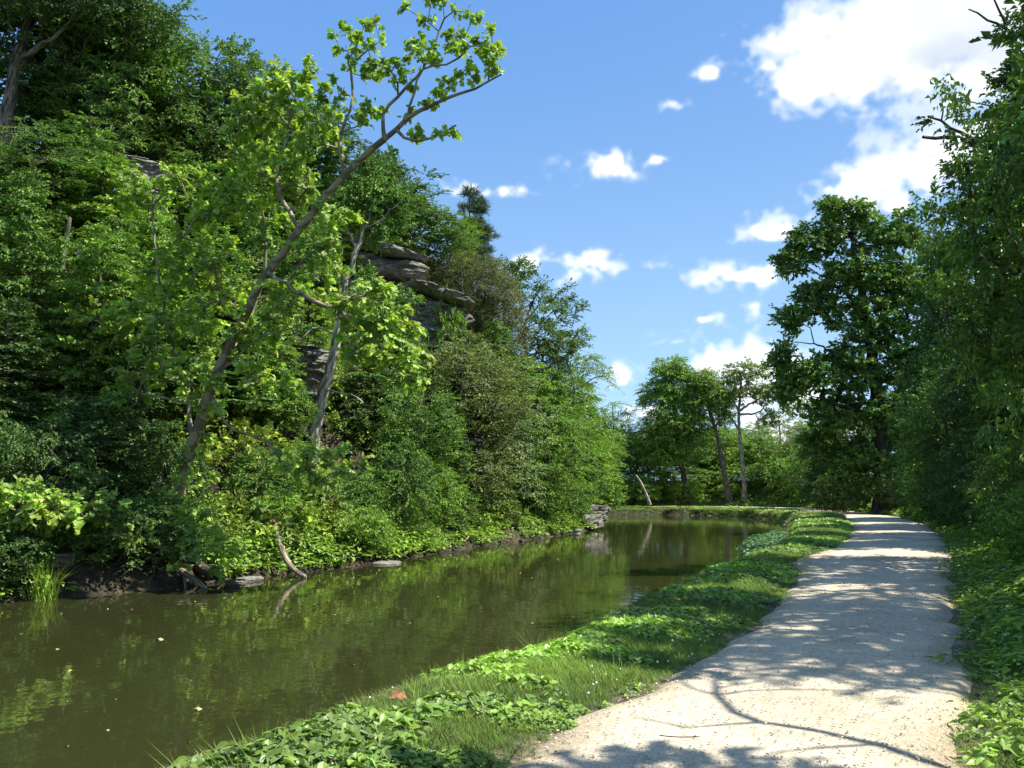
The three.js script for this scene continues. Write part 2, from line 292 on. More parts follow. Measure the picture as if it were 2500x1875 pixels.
/* grow(): trunk (points from base to top), extra limbs, an envelope of ellipsoids that holds the clumps; every clump is joined to the nearest wood.
   Returns { trunk, limbs, crown } geometries. */
function grow(s) {
  const R = rng(s.seed), nodes = [];
  const line = (pts, parent, r0, r1, step = .45) => {
    const c = new THREE.CatmullRomCurve3(pts, false, 'centripetal'), n = Math.max(2, Math.round(c.getLength() / step)); let last = parent;
    for (let i = parent < 0 ? 0 : 1; i <= n; i++) {
      const p = c.getPointAt(i / n); const w = s.wobble ?? .05; if (i && i < n) p.add(V((R() - .5) * w, (R() - .5) * w, (R() - .5) * w));
      nodes.push({ p, parent: last, min: lerp(r0, r1, Math.pow(i / n, .85)), main: parent < 0, own: 0 }); last = nodes.length - 1;
    }
    return last;
  };
  line(s.trunk.map((a) => V(...a)), -1, s.r, s.rTop ?? s.r * .25);
  const mainCount = nodes.length;
  for (const l of s.limbs ?? []) { const p0 = V(...l.pts[0]); let b = 0, bd = 1e9; nodes.forEach((q, i) => { const d = q.p.distanceTo(p0); if (d < bd) { bd = d; b = i; } }); line([nodes[b].p.clone(), ...l.pts.slice(1).map((a) => V(...a))], b, l.r, l.r1 ?? .02, .35); }
  // clump places
  const places = [];
  const total = s.env.reduce((a, e) => a + (e.n ?? 1), 0);
  for (const e of s.env) {
    const want = Math.round(s.clumps * (e.n ?? 1) / total), mine = []; let tries = 0;
    while (mine.length < want && tries++ < want * 60) {
      const d = randDir(R), rr = Math.pow(R(), e.hollow ?? .45), p = V(e.c[0] + d.x * e.r[0] * rr, e.c[1] + d.y * e.r[1] * rr, e.c[2] + d.z * e.r[2] * rr);
      if (d.y < 0 && e.under !== undefined && rr > e.under) continue;
      if (e.front && d.dot(e.front) < 0) continue;
      const lump = noise3(p.x * .45 + s.seed, p.y * .45, p.z * .45); if (lump < (s.gaps ?? -.35)) continue;
      const gap = (e.gap ?? s.clumpR * (s.tight ?? .75)); if (mine.some((q) => q.distanceToSquared(p) < gap * gap)) continue;
      mine.push(p);
    }
    for (const p of mine) p.own = e.own; places.push(...mine);
  }
  const lowest = s.lowest ?? .3;
  const axisDist = (p) => { let b = 1e9; for (let i = 0; i < mainCount; i++) b = Math.min(b, nodes[i].p.distanceToSquared(p)); return b; };
  places.sort((a, b) => axisDist(a) - axisDist(b));
  const L = new Leaves(), twigs = [], tips = [], total0 = nodes.length ? nodes[mainCount - 1].p.y : 1;
  for (const p of places) {
    let b = 0, best = 1e9;
    nodes.forEach((q, i) => {
      if (q.main && q.p.y < total0 * lowest) return;
      const dx = p.x - q.p.x, dy = p.y - q.p.y, dz = p.z - q.p.z, h = Math.hypot(dx, dz), d = Math.hypot(h, dy), c = d + Math.max(0, h * (s.rise ?? .35) - dy) * .9; if (c < best) { best = c; b = i; }
    });
    const from = nodes[b].p, span = from.distanceTo(p), mid = from.clone().lerp(p, .5); mid.y += span * (s.arch ?? .08); mid.add(randDir(R).multiplyScalar(span * .10));
    const n = Math.max(1, Math.round(span / .5)); let last = b;
    for (let k = 1; k <= n; k++) { const t = k / n, q = from.clone().multiplyScalar((1 - t) * (1 - t)).addScaledVector(mid, 2 * t * (1 - t)).addScaledVector(p, t * t); nodes.push({ p: q, parent: last, min: 0, own: 0 }); last = nodes.length - 1; }
    nodes[last].own = 1; tips.push([p.own, p, p.clone().sub(nodes[nodes[last].parent].p).normalize()]);
  }
  for (const [own, p, d] of tips) clump(L, p, d, own ? { ...s, ...own } : s, R, twigs);
  // radii from the tips down, then tubes along the thickest lines
  const acc = nodes.map((q) => (q.own ? Math.pow(s.tip ?? .012, 2.3) : 0)), kids = nodes.map(() => []);
  for (let i = nodes.length - 1; i > 0; i--) if (nodes[i].parent >= 0) { acc[nodes[i].parent] += acc[i] || Math.pow(.008, 2.3); kids[nodes[i].parent].push(i); }
  const rad = nodes.map((q, i) => { const r = Math.pow(acc[i] || 1e-5, 1 / 2.3); return q.main ? q.min : Math.max(Math.min(r, s.r * .5), q.min); });
  const trunk = woods(), limbs = woods(), rmin = s.rmin ?? .016;
  { const pts = [], rr = []; for (let i = 0; i < mainCount; i++) { pts.push(nodes[i].p); const y = nodes[i].p.y - nodes[0].p.y; rr.push(rad[i] * (1 + (s.flare ?? .7) * Math.exp(-y / (s.r * 2.2)))); } tube(trunk, pts, rr, s.sides ?? 9, s.seed); }
  const bigs = [];
  const done = new Set(); for (let i = 0; i < mainCount; i++) done.add(i);
  for (let i = mainCount; i < nodes.length; i++) {
    if (done.has(i)) continue;
    const pts = [nodes[nodes[i].parent].p], rr = [Math.min(rad[nodes[i].parent] * .9, rad[i] * 1.25)]; let j = i;
    while (j !== undefined) { done.add(j); pts.push(nodes[j].p); rr.push(rad[j]); let nx, bb = 0; for (const k of kids[j]) if (rad[k] > bb) { bb = rad[k]; nx = k; } j = nx; }
    if (rr[1] < rmin) continue;
    if (s.bigLimb && rr[1] > s.bigLimb) { const w = woods(); tube(w, pts, rr, 8, s.seed + i); bigs.push(woodGeo(w)); continue; }
    tube(limbs, pts, rr, rr[1] > .07 ? 7 : rr[1] > .03 ? 5 : 4, s.seed + i);
  }
  if (s.showTwigs) for (const [a, b] of twigs) tube(limbs, [a, b], [.007, .003], 3, 1);
  return { trunk: woodGeo(trunk), limbs: limbs.i.length ? woodGeo(limbs) : null, crown: L.build(), leaves: L.n, twigs, bigs };
}
const straight = (H, lean = 0, bend = .25, seed = 1) => { const R = rng(seed * 13 + 5), o = []; for (let i = 0; i <= 5; i++) { const t = i / 5; o.push([lean * t * t * H + (i ? (R() - .5) * bend : 0), H * t, (i ? (R() - .5) * bend : 0)]); } return o; };
const ell = (c, r, n, o) => ({ c, r, n, ...o });

// ------------------------------------------------------------------ kinds of tree (each built once, then cloned); w and h are their own width and height
const KIND = {};
function kind(name, w, h, bark, spec) { KIND[name] = { w, h, bark, g: grow(spec), spec }; }
kind('oak', 8, 12, 'darkBark', { seed: 3, trunk: straight(10.6, .02, .35, 3), r: .24, clumps: 260, clumpR: .85, twigs: 8, perTwig: 9, leaf: .19, aspect: .55, flat: .6, env: [ell([0, 7.6, 0], [3.9, 4.2, 3.9], 3), ell([.8, 4.2, .5], [3, 2, 3], 1)], lowest: .2, gaps: -.06, tight: .55 });
kind('oak2', 7, 11, 'bark', { seed: 8, trunk: straight(9.6, -.03, .4, 8), r: .2, clumps: 240, clumpR: .8, twigs: 8, perTwig: 9, leaf: .175, aspect: .6, flat: .55, env: [ell([-.2, 7, 0], [3.2, 3.9, 3.2], 3), ell([0, 3.8, 0], [2.9, 2, 2.9], 1)], lowest: .2, gaps: -.06, tight: .55 });
kind('tall', 5.4, 12, 'bark', { seed: 15, trunk: straight(11, .01, .3, 15), r: .16, clumps: 220, clumpR: .72, twigs: 8, perTwig: 9, leaf: .17, aspect: .5, flat: .55, env: [ell([0, 7.4, 0], [2.5, 4.5, 2.5], 1)], lowest: .2, gaps: -.06, tight: .55 });
kind('locust', 6, 10, 'bark', { seed: 22, trunk: straight(9, .03, .5, 22), r: .15, clumps: 240, clumpR: .8, twigs: 9, perTwig: 13, leaf: .095, aspect: .5, flat: .4, sag: .35, droop: .5, env: [ell([0, 6.2, 0], [2.8, 3.8, 2.8], 3), ell([.6, 3.2, 0], [2.2, 1.6, 2.2], .7)], lowest: .22, gaps: -.06, tight: .55 });
kind('locust2', 6, 6, 'bark', { seed: 24, trunk: straight(5.4, .03, .4, 24), r: .1, clumps: 230, clumpR: .62, twigs: 9, perTwig: 12, leaf: .09, aspect: .5, flat: .45, sag: .35, droop: .5, env: [ell([0, 3.9, 0], [2.8, 2.4, 2.8], 2), ell([.4, 1.9, 0], [2.5, 1.4, 2.5], 1)], lowest: .1, gaps: -.25 });
kind('maple', 5, 6, 'bark', { seed: 29, trunk: straight(5.2, .05, .4, 29), r: .09, clumps: 190, clumpR: .65, twigs: 8, perTwig: 9, leaf: .15, aspect: .6, flat: .3, sag: .2, env: [ell([0, 3.7, 0], [2.4, 2.4, 2.4], 2), ell([0, 1.9, 0], [2.2, 1.5, 2.2], 1)], lowest: .1, gaps: -.06, tight: .55 });
kind('elm', 5, 9, 'darkBark', { seed: 36, trunk: straight(8, -.02, .4, 36), r: .13, clumps: 250, clumpR: .7, twigs: 8, perTwig: 10, leaf: .11, aspect: .5, flat: .45, sag: .25, env: [ell([0, 5.6, 0], [2.4, 3.4, 2.4], 3), ell([0, 2.6, 0], [2.1, 1.6, 2.1], 1)], lowest: .12, gaps: -.06, tight: .55 });
kind('shade', 7, 11, 'bark', { seed: 9, trunk: straight(9.6, -.03, .4, 9), r: .2, clumps: 300, clumpR: .85, twigs: 8, perTwig: 9, leaf: .19, aspect: .6, flat: .55, env: [ell([-.2, 7, 0], [3.3, 3.9, 3.3], 3), ell([0, 3.8, 0], [3, 2, 3], 1)], lowest: .2, gaps: -.2, tight: .62 });
for (const [nm, sd, sh] of [['layered', 71, 0], ['layered2', 83, 1.3]]) { const env = [], Q = rng(sd); for (let i = 0; i < 15; i++) { const t = i / 14, a = i * 2.4 + sh, w = lerp(1.25, .45, t * t) * (.8 + .4 * Q()), o = lerp(.95, .1, t) * (.5 + .7 * Q()); env.push(ell([Math.cos(a) * o, 2.2 + t * 6.5, Math.sin(a) * o], [w, .22, w], w * w + .25, { hollow: .5, gap: .24 })); }
  kind(nm, 3.6, 9, 'bark', { seed: sd, trunk: straight(8.6, .03, .5, sd), r: .085, clumps: 210, clumpR: .52, twigs: 7, perTwig: 8, leaf: .165, aspect: .55, flat: .22, sag: .18, droop: .2, env, lowest: .2, gaps: -.9, rise: .25 }); }
kind('broad', 8, 12, 'darkBark', { seed: 95, trunk: straight(10.4, .02, .4, 95), r: .22, clumps: 330, clumpR: .75, twigs: 8, perTwig: 8, leaf: .2, aspect: .7, flat: .65, env: [...Array(16)].map((_, i) => { const a = i * 2.4, t = i / 15, o = lerp(2.7, .5, t) * (.7 + .3 * Math.sin(i * 5)); return ell([Math.cos(a) * o, 3 + t * 8, Math.sin(a) * o], [1.5 - .5 * t, 1.0, 1.5 - .5 * t], 1.2 - .6 * t, { gap: .36 }); }), lowest: .18, gaps: -.9 });
kind('shrub', 3, 3, 'bark', { seed: 43, trunk: straight(2.3, .1, .3, 43), r: .045, clumps: 120, clumpR: .5, twigs: 8, perTwig: 9, leaf: .105, aspect: .5, flat: .5, sag: .3, env: [ell([0, 1.55, 0], [1.4, 1.5, 1.4], 1)], lowest: .05, gaps: -.4 });
kind('shrub2', 3, 2.4, 'bark', { seed: 47, trunk: straight(1.8, -.1, .3, 47), r: .035, clumps: 110, clumpR: .48, twigs: 7, perTwig: 8, leaf: .135, aspect: .5, flat: .45, sag: .35, env: [ell([0, 1.15, 0], [1.45, 1.15, 1.45], 1)], lowest: .05, gaps: -.4 });
kind('juniper', 4, 6, 'bark', { seed: 50, trunk: straight(5.6, .05, .4, 50), r: .1, clumps: 230, clumpR: .62, twigs: 12, perTwig: 11, leaf: .13, aspect: .22, shape: 'needle', flat: .7, wild: 1, droop: .1, env: [ell([0, 3.5, 0], [1.8, 2.7, 1.8], 1)], lowest: .1, gaps: -.3 });
{ // a pine in tiers of flat, up-curved sprays
  const env = []; for (let i = 0; i < 9; i++) { const t = i / 8, w = lerp(1.75, .35, t ** 1.2) * (i % 2 ? .85 : 1.1); env.push(ell([(i % 3 - 1) * .25, 3.2 + i * .72, ((i * 2) % 3 - 1) * .25], [w, .28, w], w * w + .4, { hollow: .5, gap: .2 })); }
  kind('pine', 3.6, 9.6, 'darkBark', { seed: 57, trunk: straight(9.3, .03, .2, 57), r: .13, clumps: 300, clumpR: .5, twigs: 18, perTwig: 8, leaf: .24, aspect: .14, shape: 'needle', flat: .5, lift: .3, droop: -.25, wild: 1, env, lowest: .3, gaps: -.6, rise: .05 });
}
kind('oakopen', 7, 12, 'darkBark', { seed: 64, trunk: straight(9, .04, .7, 64), r: .19, clumps: 150, clumpR: .75, twigs: 9, perTwig: 9, leaf: .17, aspect: .55, flat: .7, wobble: .16, env: [ell([-1.6, 9.6, 0], [1.3, 1.8, 1.6], 1), ell([1.8, 8.8, .3], [1.7, 1.5, 1.6], 1), ell([2.6, 6.4, 0], [1.6, 1.1, 1.6], 1), ell([-.4, 6.6, .6], [2, 1.7, 2], 1.3), ell([0, 10.6, -.3], [1, 1.2, 1], .5)], lowest: .3, gaps: -.5 });

function place(kindName, name, label, category, group, [x, z, top, width], turn, tint, { tilt = 0, sink = .15, opts } = {}) {
  const y = groundY(x, z) - sink, h = Math.max(1.2, top - y);
  if (kindName === 'maple' && h > 7.4) kindName = 'oak2'; if (kindName === 'locust' && h < 7.6) kindName = 'locust2'; if (h < 6.6 && /^(oak|oak2|tall|elm)$/.test(kindName)) kindName = 'maple';
  const k = KIND[kindName], o = thing(name, label, category, [x, y, z], group);
  o.rotation.set(0, turn, tilt); o.scale.set(width / k.w, h / k.h, width / k.w);
  part('trunk', k.g.trunk, M[k.bark], o); if (k.g.limbs) part('limbs', k.g.limbs, M[k.bark], o);
  const c = part('crown', k.g.crown, leafMat(tint, opts), o); c.userData.kind = 'stuff';
  return o;
}
// ------------------------------------------------------------------ the setting: ground, towpath, water
{
  const ax = [], az = [];
  for (let x = -16; x <= 12; x += .28) ax.push(x); for (let x = 12.4; x <= 36; x += .45) ax.push(x); for (let x = -16.45; x >= -42; x -= .6) ax.unshift(x);
  for (let s = 1.5, x = 37; x < 2600; s *= 1.28, x += s) ax.push(x); for (let s = 1.5, x = -43; x > -2600; s *= 1.28, x -= s) ax.unshift(x);
  for (let z = 8; z >= -30; z -= .25) az.push(z); for (let z = -30.4; z >= -104; z -= .5) az.push(z);
  for (let s = 1.5, z = -105; z > -2600; s *= 1.28, z -= s) az.push(z); for (let s = 1.5, z = 9; z < 2600; s *= 1.3, z += s) az.unshift(z);
  const pos = [], uv = [], col = [], idx = [], nx = ax.length;
  az.forEach((z, j) => ax.forEach((x, i) => {
    const l = landAt(x, z), n = fbm(x * .6, z * .6, 4, 3), m = fbm(x * 2.4, z * 2.4, 8, 3);
    let c = [.060, .072, .026];                                               // mown verge: soil under grass
    if (l.where === 'hill') c = [.075 + .035 * n, .062 + .02 * n, .040];
    else if (l.where === 'bed') c = [.08, .065, .035];
    else if (l.where === 'path') c = [.30, .26, .18];
    else { const edge = sstep(1.3, .2, l.d ?? 9) * sstep(-60, -40, z), dust = sstep(.5, .0, l.dp ?? 9) * .7; c = [lerp(c[0], .15, edge), lerp(c[1], .11, edge), lerp(c[2], .065, edge)]; c = [lerp(c[0], .30, dust), lerp(c[1], .26, dust), lerp(c[2], .18, dust)]; const dry = sstep(.05, .4, n + m * .5); c = [c[0] + dry * .04, c[1] + dry * .02, c[2]]; }
    const k = 1 + .35 * m; pos.push(x, l.y, z); uv.push(x / 2.3, z / 2.3); col.push(c[0] * k * 1.6, c[1] * k * 1.6, c[2] * k * 1.6);
    if (i && j) { const q = j * nx + i; idx.push(q, q - 1, q - nx - 1, q, q - nx - 1, q - nx); }
  }));
  const g = geom(pos, idx, { uv, color: col }); if (g.attributes.normal.getY(5000) < 0) { const a = g.index.array; for (let i = 0; i < a.length; i += 3) { const t = a[i]; a[i] = a[i + 1]; a[i + 1] = t; } g.computeVertexNormals(); }
  structure('ground', g, M.ground);
}
{ // canal water, one sheet from bank to bank
  const off = (l, sgn, o) => l.map(([x, z], i) => { const a = l[Math.max(0, i - 1)], b = l[Math.min(l.length - 1, i + 1)], dx = b[0] - a[0], dz = b[1] - a[1], n = Math.hypot(dx, dz); return [x - sgn * dz / n * o, z + sgn * dx / n * o]; });
  const a = off(HILL_SHORE, -1, .5), b = off(NEAR_SHORE, 1, .5);
  const sh = new THREE.Shape([...a, ...b.reverse()].map(([x, z]) => new THREE.Vector2(x, -z)));
  const g = new THREE.ShapeGeometry(sh); g.rotateX(-Math.PI / 2); g.translate(0, WATER, 0);
  const p = g.attributes.position, u = new Float32Array(p.count * 2); for (let i = 0; i < p.count; i++) { u[2 * i] = p.getX(i) / 12; u[2 * i + 1] = p.getZ(i) / 12; } g.setAttribute('uv', new THREE.BufferAttribute(u, 2));
  structure('canal_water', g, M.water);
}
{ // the towpath: a cambered sheet of crushed stone with ragged edges
  const pos = [], uv = [], col = [], idx = [], nU = 16, L = new THREE.CatmullRomCurve3(PATH_L.map(([x, z]) => V(x, 0, z)), false, 'centripetal').getSpacedPoints(640), Rr = new THREE.CatmullRomCurve3(PATH_R.map(([x, z]) => V(x, 0, z)), false, 'centripetal').getSpacedPoints(640);
  for (let i = 0; i <= 640; i++) for (let k = 0; k <= nU; k++) {
    const t = k / nU, rag = .5 * fbm(L[i].x * 1.3, L[i].z * 1.3, 1, 3) + .12, rag2 = .45 * fbm(Rr[i].x * 1.3, Rr[i].z * 1.3, 6, 3) + .12, W = L[i].distanceTo(Rr[i]), f = lerp(-rag / W, 1 + rag2 / W, t), x = lerp(L[i].x, Rr[i].x, f), z = lerp(L[i].z, Rr[i].z, f);
    const c = 1 - (2 * t - 1) ** 2, wheel = Math.exp(-(((t - .27) / .09) ** 2)) + Math.exp(-(((t - .72) / .09) ** 2));
    pos.push(x, (k === 0 || k === nU ? -.05 : .005) + .035 * c - .008 * wheel + .012 * fbm(x * 1.5, z * 1.5, 2, 3) + .12 * sstep(-62, -80, z), z); uv.push(x / 1.7, z / 1.7);
    const n = fbm(x * .8, z * .8, 7, 4), e = sstep(.16, 0, Math.min(t, 1 - t)), d = .90 + .30 * n + .07 * wheel - .10 * sstep(.05, .3, fbm(x * .5, z * .5, 17, 3)); col.push(lerp(.94, .60, e) * d, lerp(.905, .55, e) * d, lerp(.84, .44, e) * d);
    if (i && k) { const q = i * (nU + 1) + k; idx.push(q, q - nU - 1, q - 1, q - 1, q - nU - 1, q - nU - 2); }
  }
  const g = geom(pos, idx, { uv, color: col }); if (g.attributes.normal.getY(800) < 0) { g.index.array.reverse(); g.computeVertexNormals(); }
  structure('towpath', g, M.gravel);
}
// loose stone chips on the nearer part of the path
function scatter(name, geometry, material, spots, kindOf = 'stuff', label, category) {
  const m = new THREE.InstancedMesh(geometry, material, spots.length), d = new THREE.Object3D(), c = new THREE.Color();
  spots.forEach((s, i) => { d.position.set(s[0], s[1], s[2]); d.rotation.set(s[5] ?? 0, s[3], s[6] ?? 0, 'YXZ'); d.scale.setScalar(s[4]); d.updateMatrix(); m.setMatrixAt(i, d.matrix); if (s[7]) m.setColorAt(i, c.setRGB(...s[7])); });
  m.name = numbered(name); m.castShadow = m.receiveShadow = true; m.userData.kind = kindOf; if (label) tag(m, label, category); scene.add(m); return m;
}
const pathAlong = (t) => { const i = Math.min(158, Math.floor(t * 160)), f = t * 160 - i; return [[lerp(PATH_L[i][0], PATH_L[i + 1][0], f), lerp(PATH_L[i][1], PATH_L[i + 1][1], f)], [lerp(PATH_R[i][0], PATH_R[i + 1][0], f), lerp(PATH_R[i][1], PATH_R[i + 1][1], f)]]; };
{
  const R = rng(90), g = new THREE.IcosahedronGeometry(1, 0), p = g.attributes.position; for (let i = 0; i < p.count; i++) { const k = .8 + .5 * hash(Math.round(p.getX(i) * 50), Math.round(p.getY(i) * 50), Math.round(p.getZ(i) * 50)); p.setXYZ(i, p.getX(i) * k * 1.2, p.getY(i) * k * .6, p.getZ(i) * k); } g.computeVertexNormals();
  const m = new THREE.MeshStandardMaterial({ color: new THREE.Color().setRGB(.50, .46, .37), roughness: .95, flatShading: true, name: 'stone chip' }), spots = [];
  while (spots.length < 12000) { const t = .07 + .22 * R() * R(), [a, b] = pathAlong(t), f = R(), x = lerp(a[0], b[0], f), z = lerp(a[1], b[1], f), c = 1 - (2 * f - 1) ** 2, k = R() < .10 ? .62 + .2 * R() : .8 + .35 * R(); spots.push([x, .012 + .035 * c + .004, z, R() * 6, .003 + .007 * R() ** 3, R() - .5, R() - .5, [k, k * (.96 + .05 * R()), k * (.9 + .1 * R())]]); }
  scatter('loose_gravel', g, m, spots, 'stuff', 'loose pale stone chips strewn over the nearer towpath', 'gravel');
}

// ------------------------------------------------------------------ grass and small plants of the verges
const bladeTuft = (seed, n, h, spread, w) => { const R = rng(seed), pos = [], idx = [], col = []; for (let k = 0; k < n; k++) { const a = R() * 6.283, r = spread * Math.sqrt(R()), x = r * Math.cos(a), z = r * Math.sin(a), b = R() * 6.283, hh = h * (.5 + .7 * R()), lean = hh * (.15 + .75 * R()), dx = Math.cos(b), dz = Math.sin(b), q = pos.length / 3, ww = w * (.7 + .6 * R()), t = .75 + .5 * R(), yl = R() < .1 ? 1.5 : 1;
  for (const [f, s] of [[0, 1], [.5, .8], [1, 0]]) { const ox = x + dx * lean * f * f, oz = z + dz * lean * f * f, y = hh * f * (1 - .25 * f * lean / hh); if (s) { pos.push(ox - dz * ww * s, y, oz + dx * ww * s, ox + dz * ww * s, y, oz - dx * ww * s); } else pos.push(ox, y, oz); for (let c = 0; c < (s ? 2 : 1); c++) col.push(t * yl, t, t * .9); }
  idx.push(q, q + 1, q + 2, q + 2, q + 1, q + 3, q + 2, q + 3, q + 4); } return geom(pos, idx, { color: col, normals: false }); };
const herb = (seed, n, leaf, h, shape, aspect = .7) => { const R = rng(seed), L = new Leaves(); for (let k = 0; k < n; k++) { const a = R() * 6.283, r = h * .9 * Math.sqrt(R()), o = V(Math.cos(a) * r, h * (.25 + .75 * R()) * (1 - .4 * r / h), Math.sin(a) * r), ax = V(Math.cos(a + R() - .5), -.1 + .4 * R(), Math.sin(a + R() - .5)).normalize(), nm = randDir(R).multiplyScalar(.5); nm.y += 1; nm.addScaledVector(ax, -nm.dot(ax)).normalize(); const l = leaf * (.6 + .7 * R()); L.add(o, ax, nm, l, l * aspect, toneOf(R), shape, R); } return L.build(); };
{
  const grassM = new THREE.MeshPhysicalMaterial({ color: new THREE.Color().setRGB(0.150, .290, .022), vertexColors: true, side: THREE.DoubleSide, flatShading: true, roughness: .9, transmission: .35, thickness: 0, clearcoat: .12, clearcoatRoughness: .4, ior: 1.4, name: 'grass' });
  const herbM = new THREE.MeshPhysicalMaterial({ color: new THREE.Color().setRGB(.200, .36, .024), vertexColors: true, side: THREE.DoubleSide, flatShading: true, roughness: .9, transmission: .35, thickness: 0, clearcoat: .35, clearcoatRoughness: .35, ior: 1.4, name: 'herb leaves' });
  const strawM = new THREE.MeshStandardMaterial({ color: new THREE.Color().setRGB(.27, .22, .13), vertexColors: true, side: THREE.DoubleSide, flatShading: true, roughness: 1, name: 'straw' });
  const strawMat = (() => { const R = rng(61), pos = [], idx = [], c = []; for (let k = 0; k < 22; k++) { const a = R() * 6.28, x = (R() - .5) * .2, z = (R() - .5) * .2, y = .004 + .045 * R() * R(), l = .06 + .16 * R(), w = .0022 + .0022 * R(), dx = Math.cos(a), dz = Math.sin(a), q = pos.length / 3, t = .55 + .8 * R(), e = y + (R() - .45) * .07; pos.push(x - dz * w, y, z + dx * w, x + dz * w, y, z - dx * w, x + dx * l, Math.max(.002, e), z + dz * l); idx.push(q, q + 1, q + 2); for (let j = 0; j < 3; j++) c.push(t, t * .95, t * .85); } return geom(pos, idx, { color: c, normals: false }); })();
  const R = rng(33), g1 = [], g2 = [], h1 = [], h2 = [], st = [], tall = [];
  const col = (k, y = 0) => [k * (1 + y), k * (1 + y * .2), k * (1 - y * .4)];
  // left verge between path and canal
  for (let n = 0; n < 190000; n++) {
    const t = .05 + .75 * Math.pow(R(), 1.9), [a] = pathAlong(t), x = a[0] - R() * 4.2 + .5, z = a[1] - R() * 1.5 + .6, l = landAt(x, z); if (l.where !== 'verge' && !(l.where === 'path' && R() < .06 && dist(PATH_L, x, z) < .45 && fbm(x * 1.6, z * 1.6, 3, 2) > .02)) continue; if (l.where === 'path') { l.d = 2; l.dp = .5; }
    const dc = Math.hypot(x, z), keep = Math.min(1, 16 / dc); if (R() > keep * (dc < 5 ? 1 : 1)) continue;
    if (l.d < .22 && R() < .7) continue; if (l.d > 8) continue;
    const bare = fbm(x * .9, z * .9, 12, 3), edge = sstep(.0, .55, l.dp + bare * .35 + .1); if (R() > edge) continue;
    const lip = sstep(1.0, .35, l.d), big = 1 + dc * .016, s = big * (.55 + .55 * sstep(0, .9, l.dp) + .3 * R()), k = Math.max(.45, .66 + .6 * R() + bare * .8 + .4 * fbm(x * .35, z * .35, 40, 2)), pick = R();
    if (lip > .2 && pick < .3 * lip) { st.push([x, l.y + .01, z, R() * 6, s * (.5 + .45 * R()), (R() - .5) * .4, (R() - .5) * .4, col(.6 + .7 * R(), .05)]); continue; }
    if (R() < .012 + .02 * lip) tall.push([x, l.y - .01, z, R() * 6, .6 + .7 * R(), 0, 0, col(.9 + .5 * R(), .35 * R())]);
    const herby = fbm(x * .7 + 9, z * .7, 2, 3) + lip * .25;
    if (herby > -.03 && pick < .38 && l.where !== 'path') h1.push([x, l.y - .01, z, R() * 6, s * (.8 + .5 * R()), 0, 0, col(k * 1.05, .15 * R())]);
    else (pick < .75 ? g1 : g2).push([x, l.y - .012, z, R() * 6, s * (.7 + .5 * R()), 0, 0, col(k, .25 * R() - .03)]);
  }
  // right verge under the trees
  for (let n = 0; n < 120000; n++) {
    const t = .04 + .74 * Math.pow(R(), 1.8), [, b] = pathAlong(t), x = b[0] + R() * 4.6 - .3, z = b[1] + R() * 2 - .6, l = landAt(x, z); if (l.where !== 'right' && !(l.where === 'path' && R() < .05 && dist(PATH_R, x, z) < .4)) continue; if (l.where === 'path') l.dp = .5;
    const dc = Math.hypot(x, z), keep = Math.min(1, 14 / dc); if (R() > keep) continue;
    const edge = sstep(0, .5, l.dp + fbm(x, z, 22, 3) * .4 + .12); if (R() > edge) continue;
    const s = (1 + dc * .016) * (.55 + .7 * sstep(.2, 1.8, l.dp) + .3 * R()), k = .75 + .5 * R(), pick = R();
    if (l.where !== 'path' && pick < .10 + .22 * sstep(.5, 1.6, l.dp)) (R() < .6 ? h1 : h2).push([x, l.y - .01, z, R() * 6, s * (.9 + .7 * R()), 0, 0, col(k, .1 * R())]);
    else (pick < .7 ? g1 : g2).push([x, l.y - .012, z, R() * 6, s, 0, 0, col(k, .2 * R())]);
  }
  // far bend and the mound beyond it
  for (let n = 0; n < 70000; n++) {
    const x = -6 + R() * 44, z = -46 - R() * 60, l = landAt(x, z); if (l.where !== 'verge' && l.where !== 'right') continue; if (l.dp > 13 || R() > sstep(0, .6, l.dp)) continue;
    const s = (l.where === 'verge' ? 1.1 : 2.4) + (l.where === 'verge' ? .5 : 1.4) * R(), k = .8 + .5 * R(), dry = fbm(x * .3, z * .3, 5, 3);
    if (dry > .16 && R() < .2) st.push([x, l.y + .04, z, R() * 6, 3 + 2 * R(), (R() - .5) * .5, (R() - .5) * .5, col(.8 + .5 * R())]); else if (R() < .25) h2.push([x, l.y, z, R() * 6, s * .8, 0, 0, col(k)]); else (R() < .5 ? g1 : g2).push([x, l.y - .02, z, R() * 6, s, 0, 0, col(k, .25 * R())]);
  }
  // foot of the hillside along the water
  for (let n = 0; n < 40000; n++) {
    const i = 20 + Math.floor(R() * 110), a = HILL_SHORE[i], x = a[0] - R() * 3.2 + .1, z = a[1] - R() * 2 + .5, l = landAt(x, z); if (l.where !== 'hill' || l.d < .25 || l.d > 3) continue; const patch = fbm(x * .35, z * .35, 3, 3); if (R() > .35 + patch) continue;
    const s = 1.6 + 1.8 * R(), k = .75 + .55 * R(); if (R() < .45) h2.push([x, l.y, z, R() * 6, s, 0, 0, col(k, .15 * R())]); else if (R() < .5) h1.push([x, l.y, z, R() * 6, s, 0, 0, col(k)]); else g2.push([x, l.y, z, R() * 6, s * 1.1, 0, 0, col(k, .15)]);
  }
  scatter('grass', bladeTuft(1, 24, .075, .075, .0021), grassM, g1, 'stuff', 'short green grass of the towpath verges and canal banks', 'grass');
  scatter('grass', bladeTuft(2, 16, .095, .085, .0026), grassM, g2, 'stuff', 'longer arching grass mixed into the verges and banks', 'grass');
  scatter('ground_cover', herb(3, 22, .042, .075, 'oval'), herbM, h1, 'stuff', 'low broad-leaved ground cover among the verge grass', 'ground cover');
  scatter('weeds', herb(4, 22, .075, .17, 'oval', .5), herbM, h2, 'stuff', 'taller leafy weeds beside the path and at the foot of the hillside', 'weeds');
